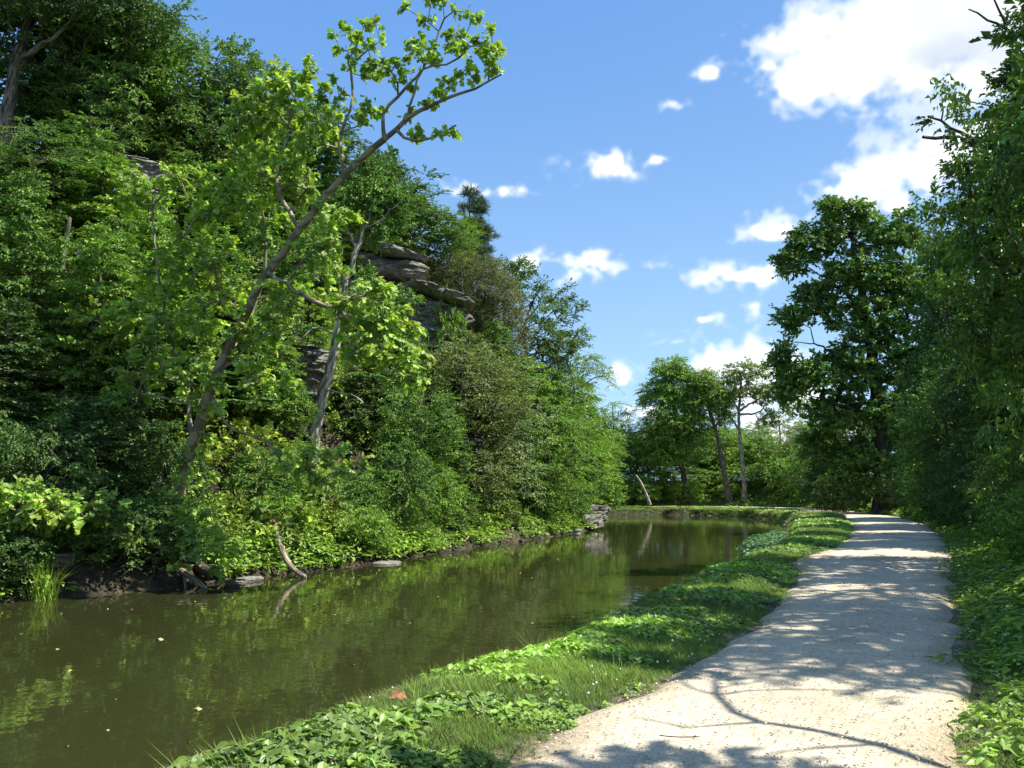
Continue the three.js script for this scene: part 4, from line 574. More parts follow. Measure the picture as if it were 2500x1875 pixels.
// ------------------------------------------------------------------ the wooded hillside, tree by tree: [kind, name, label, [x, z, top, width], tint]
{
  const G = 'trees of the wooded hillside', R = rng(404);
  const list = [
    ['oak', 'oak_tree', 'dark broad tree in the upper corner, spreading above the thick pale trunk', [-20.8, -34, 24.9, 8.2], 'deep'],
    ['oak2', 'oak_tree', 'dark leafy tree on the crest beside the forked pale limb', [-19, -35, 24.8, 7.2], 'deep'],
    ['tall', 'hickory_tree', 'tall dense tree on the crest whose top leaves the picture above the blue gap', [-17.1, -35, 24.6, 6.2], 'mid'],
    ['oak', 'oak_tree', 'round-topped crest tree whose crown first meets open sky', [-15.6, -37, 24, 6.2], 'mid'],
    ['oak2', 'oak_tree', 'crest tree with two leafy knobs standing clear against the sky', [-14.1, -39, 23.8, 5.9], 'blue'],
    ['locust', 'locust_tree', 'fine-leaved crest tree on the falling skyline behind the sycamore', [-12.6, -41, 23.4, 6], 'mid'],
    ['tall', 'hickory_tree', 'narrow crest tree just behind the upper foliage of the sycamore', [-10.9, -43, 22.8, 5.8], 'deep'],
    ['pine', 'pine_tree', 'dark pine half hidden behind the top fork of the leaning sycamore', [-7.7, -45.5, 21.3, 3.9], 'pine'],
    ['oak2', 'oak_tree', 'big round oak crown above the grey rock ledges, under the sycamore fork', [-6.7, -46, 19.7, 6.6], 'blue'],
    ['locust', 'locust_tree', 'light green tree on the crest between the round oak and the pine', [-4.8, -48, 18.5, 4.8], 'fresh'],
    ['pine', 'pine_tree', 'lone pine with layered boughs standing on the skyline before a small cloud', [-2.5, -51, 21.4, 3.5], 'pine'],
    ['juniper', 'juniper_tree', 'brownish green juniper on top of the rock ledges below the lone pine', [-2.7, -47, 15.4, 4.6], 'juniper'],
    ['juniper', 'juniper_tree', 'thin olive juniper at the edge of the cliff, right of the rock slab', [-1, -48.5, 14.6, 3.6], 'juniper'],
    ['oak', 'oak_tree', 'leafy tree directly behind the upper end of the crooked pale trunk', [-8.7, -43, 18, 5.4], 'mid'],
    ['oakopen', 'oak_tree', 'gnarled open oak with dark separate leaf clumps overhanging the end of the cliff', [1, -52, 16.9, 6.4], 'blue'],
    ['oak2', 'oak_tree', 'low dark tree under the gnarled oak at the end of the cliff', [2.2, -55, 12.6, 4.8], 'mid'],
    ['locust', 'locust_tree', 'fine-leaved locust leaning out at the foot of the falling skyline', [4, -54, 11.3, 5.8], 'fresh'],
    ['oak', 'oak_tree', 'crown filling the slope between the crest and the sycamore trunk', [-12.3, -38.5, 19.4, 5], 'mid'],
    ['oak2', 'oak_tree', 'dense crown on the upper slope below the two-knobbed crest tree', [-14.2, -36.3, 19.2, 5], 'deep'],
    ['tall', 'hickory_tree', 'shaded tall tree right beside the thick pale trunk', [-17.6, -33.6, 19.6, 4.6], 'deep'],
    ['locust', 'locust_tree', 'feathery mid-green tree above the upper left rock outcrop', [-16.4, -33.5, 19.7, 4.9], 'mid'],
    ['locust', 'locust_tree', 'feathery young tree on the left slope below the thick pale trunk', [-16.7, -27.5, 14, 4.2], 'mid'],
    ['layered2', 'maple_tree', 'bright maple sapling in front of the upper left rock outcrop', [-14.6, -28.5, 13.6, 3.2], 'fresh'],
    ['tall', 'hickory_tree', 'tree in the middle of the slope, seen through the sycamore leaves', [-12.7, -34.5, 16.4, 5], 'mid'],
    ['oak2', 'oak_tree', 'round crown behind the middle of the leaning sycamore trunk', [-11.2, -36.6, 16, 4.8], 'mid'],
    ['layered2', 'maple_tree', 'yellow-green maple left of the sycamore trunk at mid-slope', [-11.8, -29.5, 10.8, 3.8], 'fresh'],
    ['layered2', 'maple_tree', 'pale maple just right of the sycamore trunk at mid-slope', [-10.3, -31, 10.4, 3.8], 'pale'],
    ['locust', 'locust_tree', 'bright feathery tree between the sycamore trunk and the pale trunk', [-9.7, -36, 13.4, 3.6], 'lime'],
    ['maple', 'maple_tree', 'sapling at the left margin, halfway up the dark slope', [-16.8, -24.8, 9.1, 3.4], 'mid'],
    ['layered2', 'maple_tree', 'low maple above the tilted brown log on the left slope', [-12.9, -26, 9, 3.2], 'fresh'],
    ['maple', 'maple_tree', 'small maple standing among the thin pale stems on the left', [-13.0, -23.4, 6.2, 2.4], 'mid'],
    ['layered2', 'maple_tree', 'low spreading maple behind the black hollow on the left slope', [-11.8, -26.6, 7.6, 3.2], 'deep'],
    ['locust', 'locust_tree', 'bright young locust hugging the crooked pale trunk on its left', [-8.9, -35.5, 10.4, 2.4], 'lime'],
    ['layered2', 'maple_tree', 'leafy maple below the sloping rock face, left of the pale trunk', [-9.8, -28.2, 6, 3.0], 'mid'],
    ['maple', 'maple_tree', 'dark maple right of the foot of the pale trunk', [-6.3, -35.5, 6.6, 2.6], 'deep'],
    ['layered2', 'maple_tree', 'grey-green maple under the big grey rock face', [-4.4, -38.5, 7.6, 3.8], 'olive'],
    ['maple', 'maple_tree', 'loose olive tree right below the right end of the rock slab', [-2.2, -43.5, 9.6, 4.8], 'olive'],
    ['oak2', 'oak_tree', 'grey-green tree at the foot of the brown cliff', [-.5, -46.3, 9.2, 3.4], 'grey'],
    ['juniper', 'juniper_tree', 'small juniper clinging to the rock face', [-6.2, -41.5, 10.4, 1.8], 'juniper'],
    ['tall', 'hickory_tree', 'slim dark-stemmed tree rising from the bank midway along the water', [-3.9, -33.2, 6.6, 3], 'mid'],
    ['elm', 'elm_tree', 'wide greyish elm in front of the cliff, largest tree on the water line', [-2.5, -37.8, 8.5, 5.3], 'olive'],
    ['elm', 'elm_tree', 'elm on the bank between the wide greyish elm and the light locust', [-.1, -42.3, 6.2, 4], 'grey'],
    ['locust', 'locust_tree', 'light locust tree on the bank below the gnarled oak', [2, -46, 6.6, 4.6], 'fresh'],
    ['elm', 'elm_tree', 'dark elm above the white rock on the point', [3.6, -51.6, 6.4, 4.2], 'mid'],
    ['maple', 'maple_tree', 'leafy maple on the point overhanging the far water', [5.1, -54.6, 4.9, 3.8], 'fresh'],
    ['locust', 'locust_tree', 'thin locust behind the point, last tree of the hillside', [5.2, -60, 7.6, 5], 'fresh'],
    ['maple', 'maple_tree', 'maple on the left bank behind the low sycamore bough', [-11, -21.6, 4.2, 2.8], 'deep'],
  ];
  for (const [k, name, label, spot, tint] of list) place(k, name, label, 'tree', G, [spot[0], spot[1], spot[2], spot[3] * (k === 'pine' ? 1 : 1.22)], R() * 6.28, tint, { tilt: (R() - .5) * .08 });
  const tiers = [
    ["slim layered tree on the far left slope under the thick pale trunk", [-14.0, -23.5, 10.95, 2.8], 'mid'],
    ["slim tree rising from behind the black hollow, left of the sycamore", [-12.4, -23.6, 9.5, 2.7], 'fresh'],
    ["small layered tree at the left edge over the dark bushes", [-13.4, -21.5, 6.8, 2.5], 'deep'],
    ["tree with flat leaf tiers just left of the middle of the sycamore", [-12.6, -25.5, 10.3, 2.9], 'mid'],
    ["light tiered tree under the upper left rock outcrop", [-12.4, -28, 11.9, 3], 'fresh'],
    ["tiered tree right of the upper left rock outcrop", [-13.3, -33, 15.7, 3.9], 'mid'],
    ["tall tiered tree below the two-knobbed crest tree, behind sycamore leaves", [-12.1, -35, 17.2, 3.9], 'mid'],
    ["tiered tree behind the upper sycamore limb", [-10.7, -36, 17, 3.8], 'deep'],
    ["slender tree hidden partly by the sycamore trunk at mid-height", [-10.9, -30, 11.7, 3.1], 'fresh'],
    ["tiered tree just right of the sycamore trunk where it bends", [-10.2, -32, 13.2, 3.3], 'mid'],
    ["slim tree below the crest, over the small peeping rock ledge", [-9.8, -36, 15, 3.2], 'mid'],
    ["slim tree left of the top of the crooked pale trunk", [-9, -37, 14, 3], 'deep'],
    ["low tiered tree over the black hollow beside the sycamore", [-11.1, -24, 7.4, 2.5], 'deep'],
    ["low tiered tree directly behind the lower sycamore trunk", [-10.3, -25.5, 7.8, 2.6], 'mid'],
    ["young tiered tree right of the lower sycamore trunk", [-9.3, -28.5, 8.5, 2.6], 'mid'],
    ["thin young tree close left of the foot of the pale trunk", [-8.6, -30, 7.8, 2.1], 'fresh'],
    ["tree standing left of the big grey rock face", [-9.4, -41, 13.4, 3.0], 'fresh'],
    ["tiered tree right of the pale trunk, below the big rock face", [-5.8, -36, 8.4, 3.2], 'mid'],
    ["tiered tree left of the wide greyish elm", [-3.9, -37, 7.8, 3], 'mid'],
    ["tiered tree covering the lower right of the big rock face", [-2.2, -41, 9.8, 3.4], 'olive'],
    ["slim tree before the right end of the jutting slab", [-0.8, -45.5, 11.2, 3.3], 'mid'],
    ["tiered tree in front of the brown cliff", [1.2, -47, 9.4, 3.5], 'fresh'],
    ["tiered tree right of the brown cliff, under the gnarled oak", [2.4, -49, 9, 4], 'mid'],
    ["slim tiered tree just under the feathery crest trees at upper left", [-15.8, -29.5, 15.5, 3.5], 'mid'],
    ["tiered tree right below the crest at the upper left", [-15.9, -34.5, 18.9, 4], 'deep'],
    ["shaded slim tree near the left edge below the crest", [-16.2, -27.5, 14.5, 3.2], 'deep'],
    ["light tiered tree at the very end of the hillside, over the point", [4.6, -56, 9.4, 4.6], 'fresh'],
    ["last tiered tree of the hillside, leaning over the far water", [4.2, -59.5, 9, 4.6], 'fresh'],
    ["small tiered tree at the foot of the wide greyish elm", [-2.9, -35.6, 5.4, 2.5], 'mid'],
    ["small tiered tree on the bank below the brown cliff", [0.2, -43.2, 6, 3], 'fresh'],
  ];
  tiers.forEach(([label, spot, tint], i) => place(i % 2 ? 'layered2' : 'layered', 'beech_tree', label, 'tree', G, spot, R() * 6.28, tint, { tilt: (R() - .5) * .12 }));
  // bushes along the far water line
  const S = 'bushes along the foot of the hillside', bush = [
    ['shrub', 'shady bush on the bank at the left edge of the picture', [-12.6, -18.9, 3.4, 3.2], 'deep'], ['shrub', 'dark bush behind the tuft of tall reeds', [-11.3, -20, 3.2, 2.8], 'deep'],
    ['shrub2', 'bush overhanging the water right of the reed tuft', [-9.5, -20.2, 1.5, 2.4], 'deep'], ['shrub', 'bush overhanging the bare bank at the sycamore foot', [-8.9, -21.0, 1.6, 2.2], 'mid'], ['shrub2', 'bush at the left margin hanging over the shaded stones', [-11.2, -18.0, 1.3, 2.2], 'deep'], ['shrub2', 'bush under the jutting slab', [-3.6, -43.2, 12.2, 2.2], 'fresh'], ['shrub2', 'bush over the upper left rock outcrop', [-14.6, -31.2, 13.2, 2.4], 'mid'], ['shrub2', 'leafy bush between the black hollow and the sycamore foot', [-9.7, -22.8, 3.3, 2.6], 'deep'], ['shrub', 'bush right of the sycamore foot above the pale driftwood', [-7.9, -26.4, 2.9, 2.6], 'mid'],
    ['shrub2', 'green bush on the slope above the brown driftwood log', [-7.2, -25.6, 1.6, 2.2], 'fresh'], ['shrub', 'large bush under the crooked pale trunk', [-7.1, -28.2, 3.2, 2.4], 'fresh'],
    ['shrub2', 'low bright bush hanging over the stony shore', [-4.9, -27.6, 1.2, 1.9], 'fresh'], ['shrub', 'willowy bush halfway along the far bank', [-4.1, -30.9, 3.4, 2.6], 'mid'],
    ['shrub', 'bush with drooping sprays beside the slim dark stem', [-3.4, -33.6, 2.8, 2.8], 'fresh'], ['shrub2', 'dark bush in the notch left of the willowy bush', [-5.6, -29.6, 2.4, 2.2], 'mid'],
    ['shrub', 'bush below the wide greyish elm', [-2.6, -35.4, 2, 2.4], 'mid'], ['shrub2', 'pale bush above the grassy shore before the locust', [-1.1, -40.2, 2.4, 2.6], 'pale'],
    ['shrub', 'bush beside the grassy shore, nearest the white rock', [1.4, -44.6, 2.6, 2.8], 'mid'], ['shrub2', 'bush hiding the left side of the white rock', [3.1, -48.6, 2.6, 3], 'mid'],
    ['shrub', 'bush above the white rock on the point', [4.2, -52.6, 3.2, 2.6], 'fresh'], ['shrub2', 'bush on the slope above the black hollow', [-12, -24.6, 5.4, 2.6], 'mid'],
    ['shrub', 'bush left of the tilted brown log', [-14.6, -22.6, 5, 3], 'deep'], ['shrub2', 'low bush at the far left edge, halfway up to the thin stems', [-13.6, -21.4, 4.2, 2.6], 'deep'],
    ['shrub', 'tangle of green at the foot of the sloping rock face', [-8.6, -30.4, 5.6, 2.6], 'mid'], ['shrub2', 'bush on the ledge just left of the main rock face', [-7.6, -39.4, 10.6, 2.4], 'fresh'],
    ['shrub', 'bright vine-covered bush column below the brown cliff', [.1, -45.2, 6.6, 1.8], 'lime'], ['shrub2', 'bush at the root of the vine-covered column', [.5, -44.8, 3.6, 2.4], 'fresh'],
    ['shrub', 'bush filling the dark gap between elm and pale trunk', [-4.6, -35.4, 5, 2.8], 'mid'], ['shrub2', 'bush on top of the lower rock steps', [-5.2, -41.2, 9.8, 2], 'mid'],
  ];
  for (const [k, label, spot, tint] of bush) place(k, 'bush', label, 'bush', S, spot, R() * 6.28, tint);
}
{ // beyond the far bend
  const G = 'trees beyond the far bend', R = rng(505), list = [
    ['locust', 'locust_tree', 'thin pale tree left of the broad dark-trunked tree at the bend', [15.8, -96, 11.2, 6.6], 'pale'], ['maple', 'maple_tree', 'bushy tree between the dark trunk and the leaning trunk', [20.7, -98, 9, 7.4], 'mid'],
    ['maple', 'maple_tree', 'bushy tree behind the leaning trunk and the airy sycamore', [25, -99, 9.4, 7.6], 'fresh'], ['maple', 'maple_tree', 'round green tree right of the airy sycamore', [29.2, -98, 8.4, 7.2], 'fresh'],
    ['locust', 'locust_tree', 'pale thin-topped tree next to the huge dark sycamore', [33.2, -94, 9.4, 7], 'pale'], ['maple', 'maple_tree', 'light green tree close beside the mound at the bend', [31, -91, 7, 6], 'fresh'],
    ['tall', 'hickory_tree', 'tree with twiggy pale top above the far end of the water', [11.8, -94, 12.6, 6.4], 'pale'], ['oak2', 'oak_tree', 'light green tree directly behind the point of the hillside', [8.2, -92, 11.4, 7.4], 'fresh'],
    ['oak2', 'oak_tree', 'bright tree filling the gap left of the dark-trunked tree', [15, -99, 9.6, 8], 'fresh'], ['oak2', 'oak_tree', 'light tree behind the dark trunk at the bend', [19, -103, 10.4, 8.4], 'fresh'], ['oak', 'oak_tree', 'light tree behind the gap between the two bare trunks', [23.6, -104, 10.4, 8.4], 'pale'], ['oak2', 'oak_tree', 'light tree right behind the slender sycamore', [28, -105, 10.8, 9], 'fresh'], ['oak', 'oak_tree', 'pale green tree between the slender sycamore and the huge dark one', [33.4, -103, 11.6, 9], 'pale'], ['oak2', 'oak_tree', 'green tree right of the mound, left of the huge dark sycamore', [36.6, -96, 11, 8], 'fresh'],
    ['oak2', 'oak_tree', 'dark tree under the huge sycamore at the edge of the path', [30.7, -77, 9.6, 8], 'deep'], ['maple', 'maple_tree', 'low dark tree on the shaded mound left of the huge sycamore', [28.6, -73, 6, 6], 'deep'],
    ['elm', 'elm_tree', 'elm behind the point, left of the leaning white stem', [6.5, -90, 8, 7], 'fresh'],
  ];
  for (const [k, name, label, spot, tint] of list) place(k, name, label, 'tree', G, spot, R() * 6.28, tint);
  const S = 'bushes beyond the far bend', bush = [
    ['bush along the far shore, first one right of the point', [12.6, -94, 4.8, 5], 'mid'], ['bush left of the broad dark trunk beyond the water', [16.4, -94.5, 4.6, 5], 'mid'], ['bush between the dark trunk and the leaning trunk', [21, -95.5, 4.4, 5], 'fresh'],
    ['bush right behind the two bare trunks at the bend', [25.6, -95.5, 4.6, 5], 'fresh'], ['bush right of the slender sycamore trunk', [28.6, -92.5, 5, 5], 'fresh'], ['bright bush on top of the mound at the bend', [29.6, -88, 5.6, 5], 'fresh'], ['bright bush on the far shore in front of the dark trunk, left one', [14, -91.4, 3.4, 4.6], 'fresh'], ['bush on the far shore close to the white leaning stem', [10.8, -91, 3.8, 4.6], 'mid'], ['bright bush right of the dark trunk on the far shore', [19.4, -93, 3.2, 4], 'lime'], ['low bush between the two bare trunks at the bend', [24.2, -93.2, 2.6, 3.2], 'fresh'], ['bush in half shade on the mound', [30.2, -83, 6, 5.4], 'mid'],
  ];
  bush.forEach(([label, spot, tint], i) => place(i % 2 ? 'shrub2' : 'shrub', 'bush', label, 'bush', S, spot, R() * 6.28, tint));
  const F = 'far trees behind the bend'; let i = 0;
  for (const [x, z, h, w] of [[-4, -112, 11, 9], [6, -116, 13, 10], [14, -114, 10, 9], [21, -118, 11, 10], [28, -115, 10, 9], [35, -117, 11, 10], [42, -112, 12, 10], [50, -105, 14, 11], [44, -92, 12, 9], [40, -80, 14, 10], [58, -92, 15, 12], [-14, -108, 14, 10]])
    place(['oak', 'elm', 'oak2', 'locust'][i++ % 4], 'oak_tree', 'indistinct tree of the low wood closing the view behind the far bend', 'tree', F, [x, z, h, w], R() * 6.28, ['mid', 'blue', 'fresh'][i % 3]);
}
{ // right of the towpath
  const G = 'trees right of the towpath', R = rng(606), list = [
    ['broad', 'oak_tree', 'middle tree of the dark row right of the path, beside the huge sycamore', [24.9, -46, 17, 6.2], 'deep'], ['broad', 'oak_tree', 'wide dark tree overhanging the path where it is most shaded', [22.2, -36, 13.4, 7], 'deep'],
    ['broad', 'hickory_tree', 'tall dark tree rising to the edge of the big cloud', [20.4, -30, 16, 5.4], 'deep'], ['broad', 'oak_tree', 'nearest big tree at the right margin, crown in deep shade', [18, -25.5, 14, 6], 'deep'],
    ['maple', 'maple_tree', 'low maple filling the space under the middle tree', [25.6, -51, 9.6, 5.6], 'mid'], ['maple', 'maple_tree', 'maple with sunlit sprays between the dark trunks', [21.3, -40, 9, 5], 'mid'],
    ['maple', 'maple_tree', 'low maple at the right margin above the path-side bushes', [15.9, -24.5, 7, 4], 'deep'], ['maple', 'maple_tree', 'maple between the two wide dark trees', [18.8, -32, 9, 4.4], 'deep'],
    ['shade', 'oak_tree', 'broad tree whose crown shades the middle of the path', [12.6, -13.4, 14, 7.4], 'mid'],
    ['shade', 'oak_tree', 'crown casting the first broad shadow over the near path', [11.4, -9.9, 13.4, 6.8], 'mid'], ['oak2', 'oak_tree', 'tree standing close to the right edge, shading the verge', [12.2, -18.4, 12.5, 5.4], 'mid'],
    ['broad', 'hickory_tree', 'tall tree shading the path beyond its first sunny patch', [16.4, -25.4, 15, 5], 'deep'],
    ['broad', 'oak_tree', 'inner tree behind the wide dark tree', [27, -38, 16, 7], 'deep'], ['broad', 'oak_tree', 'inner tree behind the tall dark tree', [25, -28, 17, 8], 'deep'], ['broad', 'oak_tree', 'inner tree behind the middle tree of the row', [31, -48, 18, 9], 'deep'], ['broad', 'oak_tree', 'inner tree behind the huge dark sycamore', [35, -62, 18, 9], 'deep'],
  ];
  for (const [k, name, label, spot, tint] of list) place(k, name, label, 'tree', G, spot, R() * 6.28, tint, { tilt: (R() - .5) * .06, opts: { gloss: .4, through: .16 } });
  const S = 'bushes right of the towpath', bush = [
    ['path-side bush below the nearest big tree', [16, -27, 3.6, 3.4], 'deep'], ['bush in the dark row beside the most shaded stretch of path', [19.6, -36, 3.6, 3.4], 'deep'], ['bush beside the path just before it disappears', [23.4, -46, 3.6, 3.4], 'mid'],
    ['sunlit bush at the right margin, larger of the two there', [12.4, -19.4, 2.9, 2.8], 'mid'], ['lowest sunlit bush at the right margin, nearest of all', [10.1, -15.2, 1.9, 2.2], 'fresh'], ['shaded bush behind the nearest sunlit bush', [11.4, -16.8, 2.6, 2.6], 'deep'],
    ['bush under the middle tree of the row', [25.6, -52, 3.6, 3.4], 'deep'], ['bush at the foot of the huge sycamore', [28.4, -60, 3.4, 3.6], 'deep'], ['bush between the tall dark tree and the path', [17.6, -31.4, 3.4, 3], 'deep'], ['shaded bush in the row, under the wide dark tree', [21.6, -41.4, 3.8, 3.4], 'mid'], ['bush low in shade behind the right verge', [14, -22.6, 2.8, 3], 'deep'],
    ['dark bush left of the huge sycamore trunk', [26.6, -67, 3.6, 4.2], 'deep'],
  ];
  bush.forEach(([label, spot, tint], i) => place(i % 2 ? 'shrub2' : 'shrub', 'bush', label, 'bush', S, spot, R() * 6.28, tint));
}
{ // a thinly leaved tree just outside the frame: its bare limbs shade the near end of the path
  const b = [8.2, groundY(8.2, -2.6) - .2, -2.6];
  bespoke('sycamore', 'thinly leaved tree by the near end of the path whose limbs shade it', 'tree', null, b, { seed: 181, trunk: [[8.2, b[1], -2.6], [7.9, 2.5, -2.7], [7.6, 5, -3.2], [7.2, 7.5, -3], [7, 11, -2.6]], r: .26, rTop: .1,
    limbs: [{ r: .075, r1: .02, pts: [[7.7, 3.4, -2.9], [7, 4.1, -3.7], [5.98, 4.6, -4.75], [5.84, 5, -5.46], [5.63, 5.2, -5.61], [5.58, 5.4, -5.77], [5.76, 5.7, -6.18], [6.07, 6.1, -6.72], [6.73, 6.5, -7.47]] }, { r: .03, r1: .012, pts: [[6, 6, -6.58], [5.97, 6.2, -6.88], [6.06, 6.4, -7.21]] }, { r: .032, r1: .012, pts: [[5.59, 5.35, -5.71], [5.31, 5.5, -5.61], [5.21, 5.7, -5.71], [5.18, 5.9, -5.91]] },
      { r: .022, r1: .01, pts: [[5.92, 5.9, -6.44], [6.5, 6.1, -6.65], [7.25, 6.3, -6.64], [7.93, 6.5, -6.69]] }, { r: .022, r1: .008, pts: [[6.09, 6.1, -6.72], [6.57, 6.3, -6.88], [7.15, 6.6, -7.29]] }, { r: .03, r1: .012, pts: [[5.88, 4.95, -5.36], [5.7, 5.3, -5.14], [5.61, 5.6, -5.01]] }, { r: .06, r1: .02, pts: [[7.4, 6.2, -3.1], [5.8, 7, -3.6], [4.6, 7.4, -4.2]] }],
    clumps: 120, clumpR: .5, twigs: 6, perTwig: 6, leaf: .17, aspect: .8, gaps: -2, env: [ell([6, 8.4, -1.6], [2.6, 2.4, 2.2], 4, { gap: .3 }), ell([5.7, 7.3, -4.2], [1.6, .5, .7], 1.3, { gap: .3 }), ell([6.4, 6.9, -7.5], [.7, .3, .4], .3, { gap: .2 })], lowest: .5, rmin: .006 }, 'sycBark', 'mid');
}
// ------------------------------------------------------------------ rock: layered grey ledges that stand out of the slope
function rockGeo(w, h, d, seed, { dip = .14, thin = .15, rough = .3, cell = .085, brown = 0 } = {}) {
  let g = new THREE.BoxGeometry(w, h, d, Math.ceil(w / cell), Math.ceil(h / (cell * .65)), Math.ceil(d / (cell * 1.4)));
  const p = g.attributes.position;
  for (let i = 0; i < p.count; i++) {
    let x = p.getX(i), y = p.getY(i), z = p.getZ(i); const q = Math.pow((2 * x / w) ** 6 + (2 * y / h) ** 6 + (2 * z / d) ** 6, 1 / 6); x /= q; y /= q; z /= q;
    const warp = fbm(x * .5 + seed, y * .5, z * .5, 3) * .5, yy = (y - dip * x + warp) / thin, layer = Math.floor(yy), f = yy - layer, nl = Math.hypot(x / w, z / d) + 1e-4, side = sstep(.12, .4, Math.max(Math.abs(x / w), Math.abs(z / d)));
    const cell2 = Math.floor((x + .4 * z) * 1.1 + warp * 1.5 + hash(layer, 3, seed) * 5), block = hash(cell2, Math.floor(layer / (1 + hash(cell2, seed, 2) * 2.5)), seed) * 2 - 1, off = rough * ((hash(layer, seed, 5) - .5) * .32 + block * .55 - .22 * Math.exp(-((f - .05) ** 2) / .012)) + rough * 3.4 * fbm(x * .45 + seed, y * .45, z * .45 + 9, 4) + .05 * fbm(x * 4, y * 9, z * 4, 2);
    p.setXYZ(i, x + (x / w) / nl * off * side, y + .12 * rough * fbm(x * 1.1, seed, z * 1.1, 3), z + (z / d) / nl * off * side);
  }
  g.deleteAttribute('uv'); g.deleteAttribute('normal'); g = toCreasedNormals(mergeVertices(g, 1e-4), .5);
  const P = g.attributes.position, uv = new Float32Array(P.count * 2), col = new Float32Array(P.count * 3);
  for (let i = 0; i < P.count; i++) { const x = P.getX(i), y = P.getY(i), z = P.getZ(i), n = fbm(x * .9 + seed, y * 2.5, z * .9, 3), b = clamp(brown + n * .6, 0, 1), k = .95 + .5 * fbm(x * 2, y * 5, z * 2, 2); uv[2 * i] = (x + .6 * z) / 2.4; uv[2 * i + 1] = (y - dip * x) / 2.4; col.set([k * lerp(1, 1.05, b), k * lerp(1, .80, b), k * lerp(.97, .58, b)], 3 * i); }
  g.setAttribute('uv', new THREE.BufferAttribute(uv, 2)); g.setAttribute('color', new THREE.BufferAttribute(col, 3)); return g;
}
function outcrop(name, label, category, pos, turn, blocks, group) {
  const o = thing(name, label, category, pos, group); o.rotation.y = turn;
  blocks.forEach(([nm, w, h, d, x, y, z, tilt, opt], i) => { const m = part(nm, rockGeo(w, h, d, Math.round(pos[0] * 7 + i * 13 + 50), opt), M.rock, o); m.position.set(x, y, z); m.rotation.set(0, (i % 3 - 1) * .12, tilt ?? 0); });
  return o;
}
outcrop('rock_outcrop', 'big grey rock face with a jutting slab, right of the crooked pale trunk', 'rock', [-5.5, 10.0, -43.4], .45, [
  ['ledge', 4.2, 2.2, 2.6, .6, -1.4, .2, -.1], ['ledge', 7, 2.3, 3, -.6, .8, 0, -.1], ['slab', 4.4, .4, 3, 1.1, 2.05, .5, -.2, { dip: .02, thin: .12, rough: .3 }], ['ledge', 4.4, 1, 2.4, -1.6, 3.5, -.5, -.08], ['slab', 4.8, .4, 2.6, -1.5, 4.25, -.1, -.1, { dip: .02, thin: .12, rough: .26 }], ['ledge', 2.6, .8, 2, -2.4, 4.75, -.5, -.05], ['block', 2, 1.4, 1.6, 2.6, -3, .6, .05]]);
outcrop('rock_outcrop', 'sloping grey layered rock face between the sycamore trunk and the pale trunk', 'rock', [-9.3, 6.5, -33.2], .5, [['ledge', 3.4, 2.4, 2.4, 0, 0, 0, -.25], ['ledge', 2.4, 1, 2, -.6, 1.5, -.5, -.2]]);
outcrop('rock_outcrop', 'shaded upper left rock outcrop under the feathery trees', 'rock', [-15.6, 13.6, -32.4], .6, [['ledge', 3.4, 1.3, 2, 0, .7, 0, -.04], ['ledge', 3, 1.3, 2.2, .2, -.6, .1, .03]]);
outcrop('rock_ledge', 'small rock ledge peeping out through the sycamore leaves, mid-slope', 'rock', [-10.6, 11.2, -35.4], .5, [['ledge', 3.2, 1, 2, 0, 0, 0, -.06], ['slab', 2.4, .4, 1.8, .3, .75, 0, -.08]]);
outcrop('rock_ledge', 'row of pale rock ledges left of the main rock face', 'rock', [-8.8, 10.4, -40.2], .45, [['ledge', 3.4, 1.3, 2, 0, 0, 0, -.08], ['ledge', 2.2, .9, 1.6, -.9, 1.1, -.4, -.08]]);
outcrop('cliff', 'brown shaded cliff dropping below the gnarled oak', 'rock', [.9, 5.6, -48.2], .7, [['ledge', 2.4, 2.2, 2, -.3, .6, -.7, .04, { brown: .6 }], ['ledge', 2.2, 1.8, 1.8, 0, -1.2, -.2, .02, { brown: .5 }]]);
outcrop('rock_ledge', 'low broken rock steps at the foot of the hillside under the elm', 'rock', [-2.6, 3.6, -39.6], .5, [['ledge', 2.6, 1.2, 1.6, 0, 0, 0, -.05, { brown: .2 }], ['block', 1.6, .8, 1.2, -.6, -1, .3, 0, { brown: .3 }]]);
outcrop('boulder', 'whitish rock on the point where the hillside meets the far water', 'rock', [5.0, .25, -52.6], .5, [['block', 1.6, 1.0, 1.3, 0, .1, 0, -.1, { rough: .2, thin: .3 }], ['block', 1.4, .9, 1.3, -.7, -.45, .5, .1, { rough: .2, thin: .26 }]]);
{
  const R = rng(808), G = 'stones along the far water line';
  const stones = [['pale rounded stone at the water beside the tip of the dark log', -6.95, -22.0, .42], ['flat stone at the water right of the long driftwood branch', -5.85, -23.6, .34], ['low stone in the water under the overhanging bright bush', -5.0, -25.3, .3], ['stone at the end of the bright overhanging bush', -4.1, -27.5, .36], ['small dark stone on the shore midway to the point', -2.6, -31.4, .3], ['stone by the grassy shore before the point', .4, -39.4, .4], ['pair-sized stone just before the whitish rock', 3.6, -47.6, .45], ['shaded grey stone low on the bank at the left edge', -11.1, -18.5, .4], ['second shaded stone on the left bank, behind the reeds', -10.4, -19.4, .36], ['pale angular rock on the slope left of the sycamore foot', -9.9, -23.2, .55], ['small pale rock in the litter below the tilted log', -11.6, -22.6, .35], ['light stone on the dirt slope by the thin pale stems', -12.1, -25.2, .5]];
  for (const [label, x, z, s] of stones) { const o = thing('stone', label, 'stone', [x, groundY(x, z) + s * .05, z], G); o.rotation.y = R() * 6; part('block', rockGeo(s * 1.6, s * 1.1, s * 1.2, Math.floor(R() * 900), { rough: s * .4, thin: s * .7, cell: s * .2 }), M.rock, o); }
}
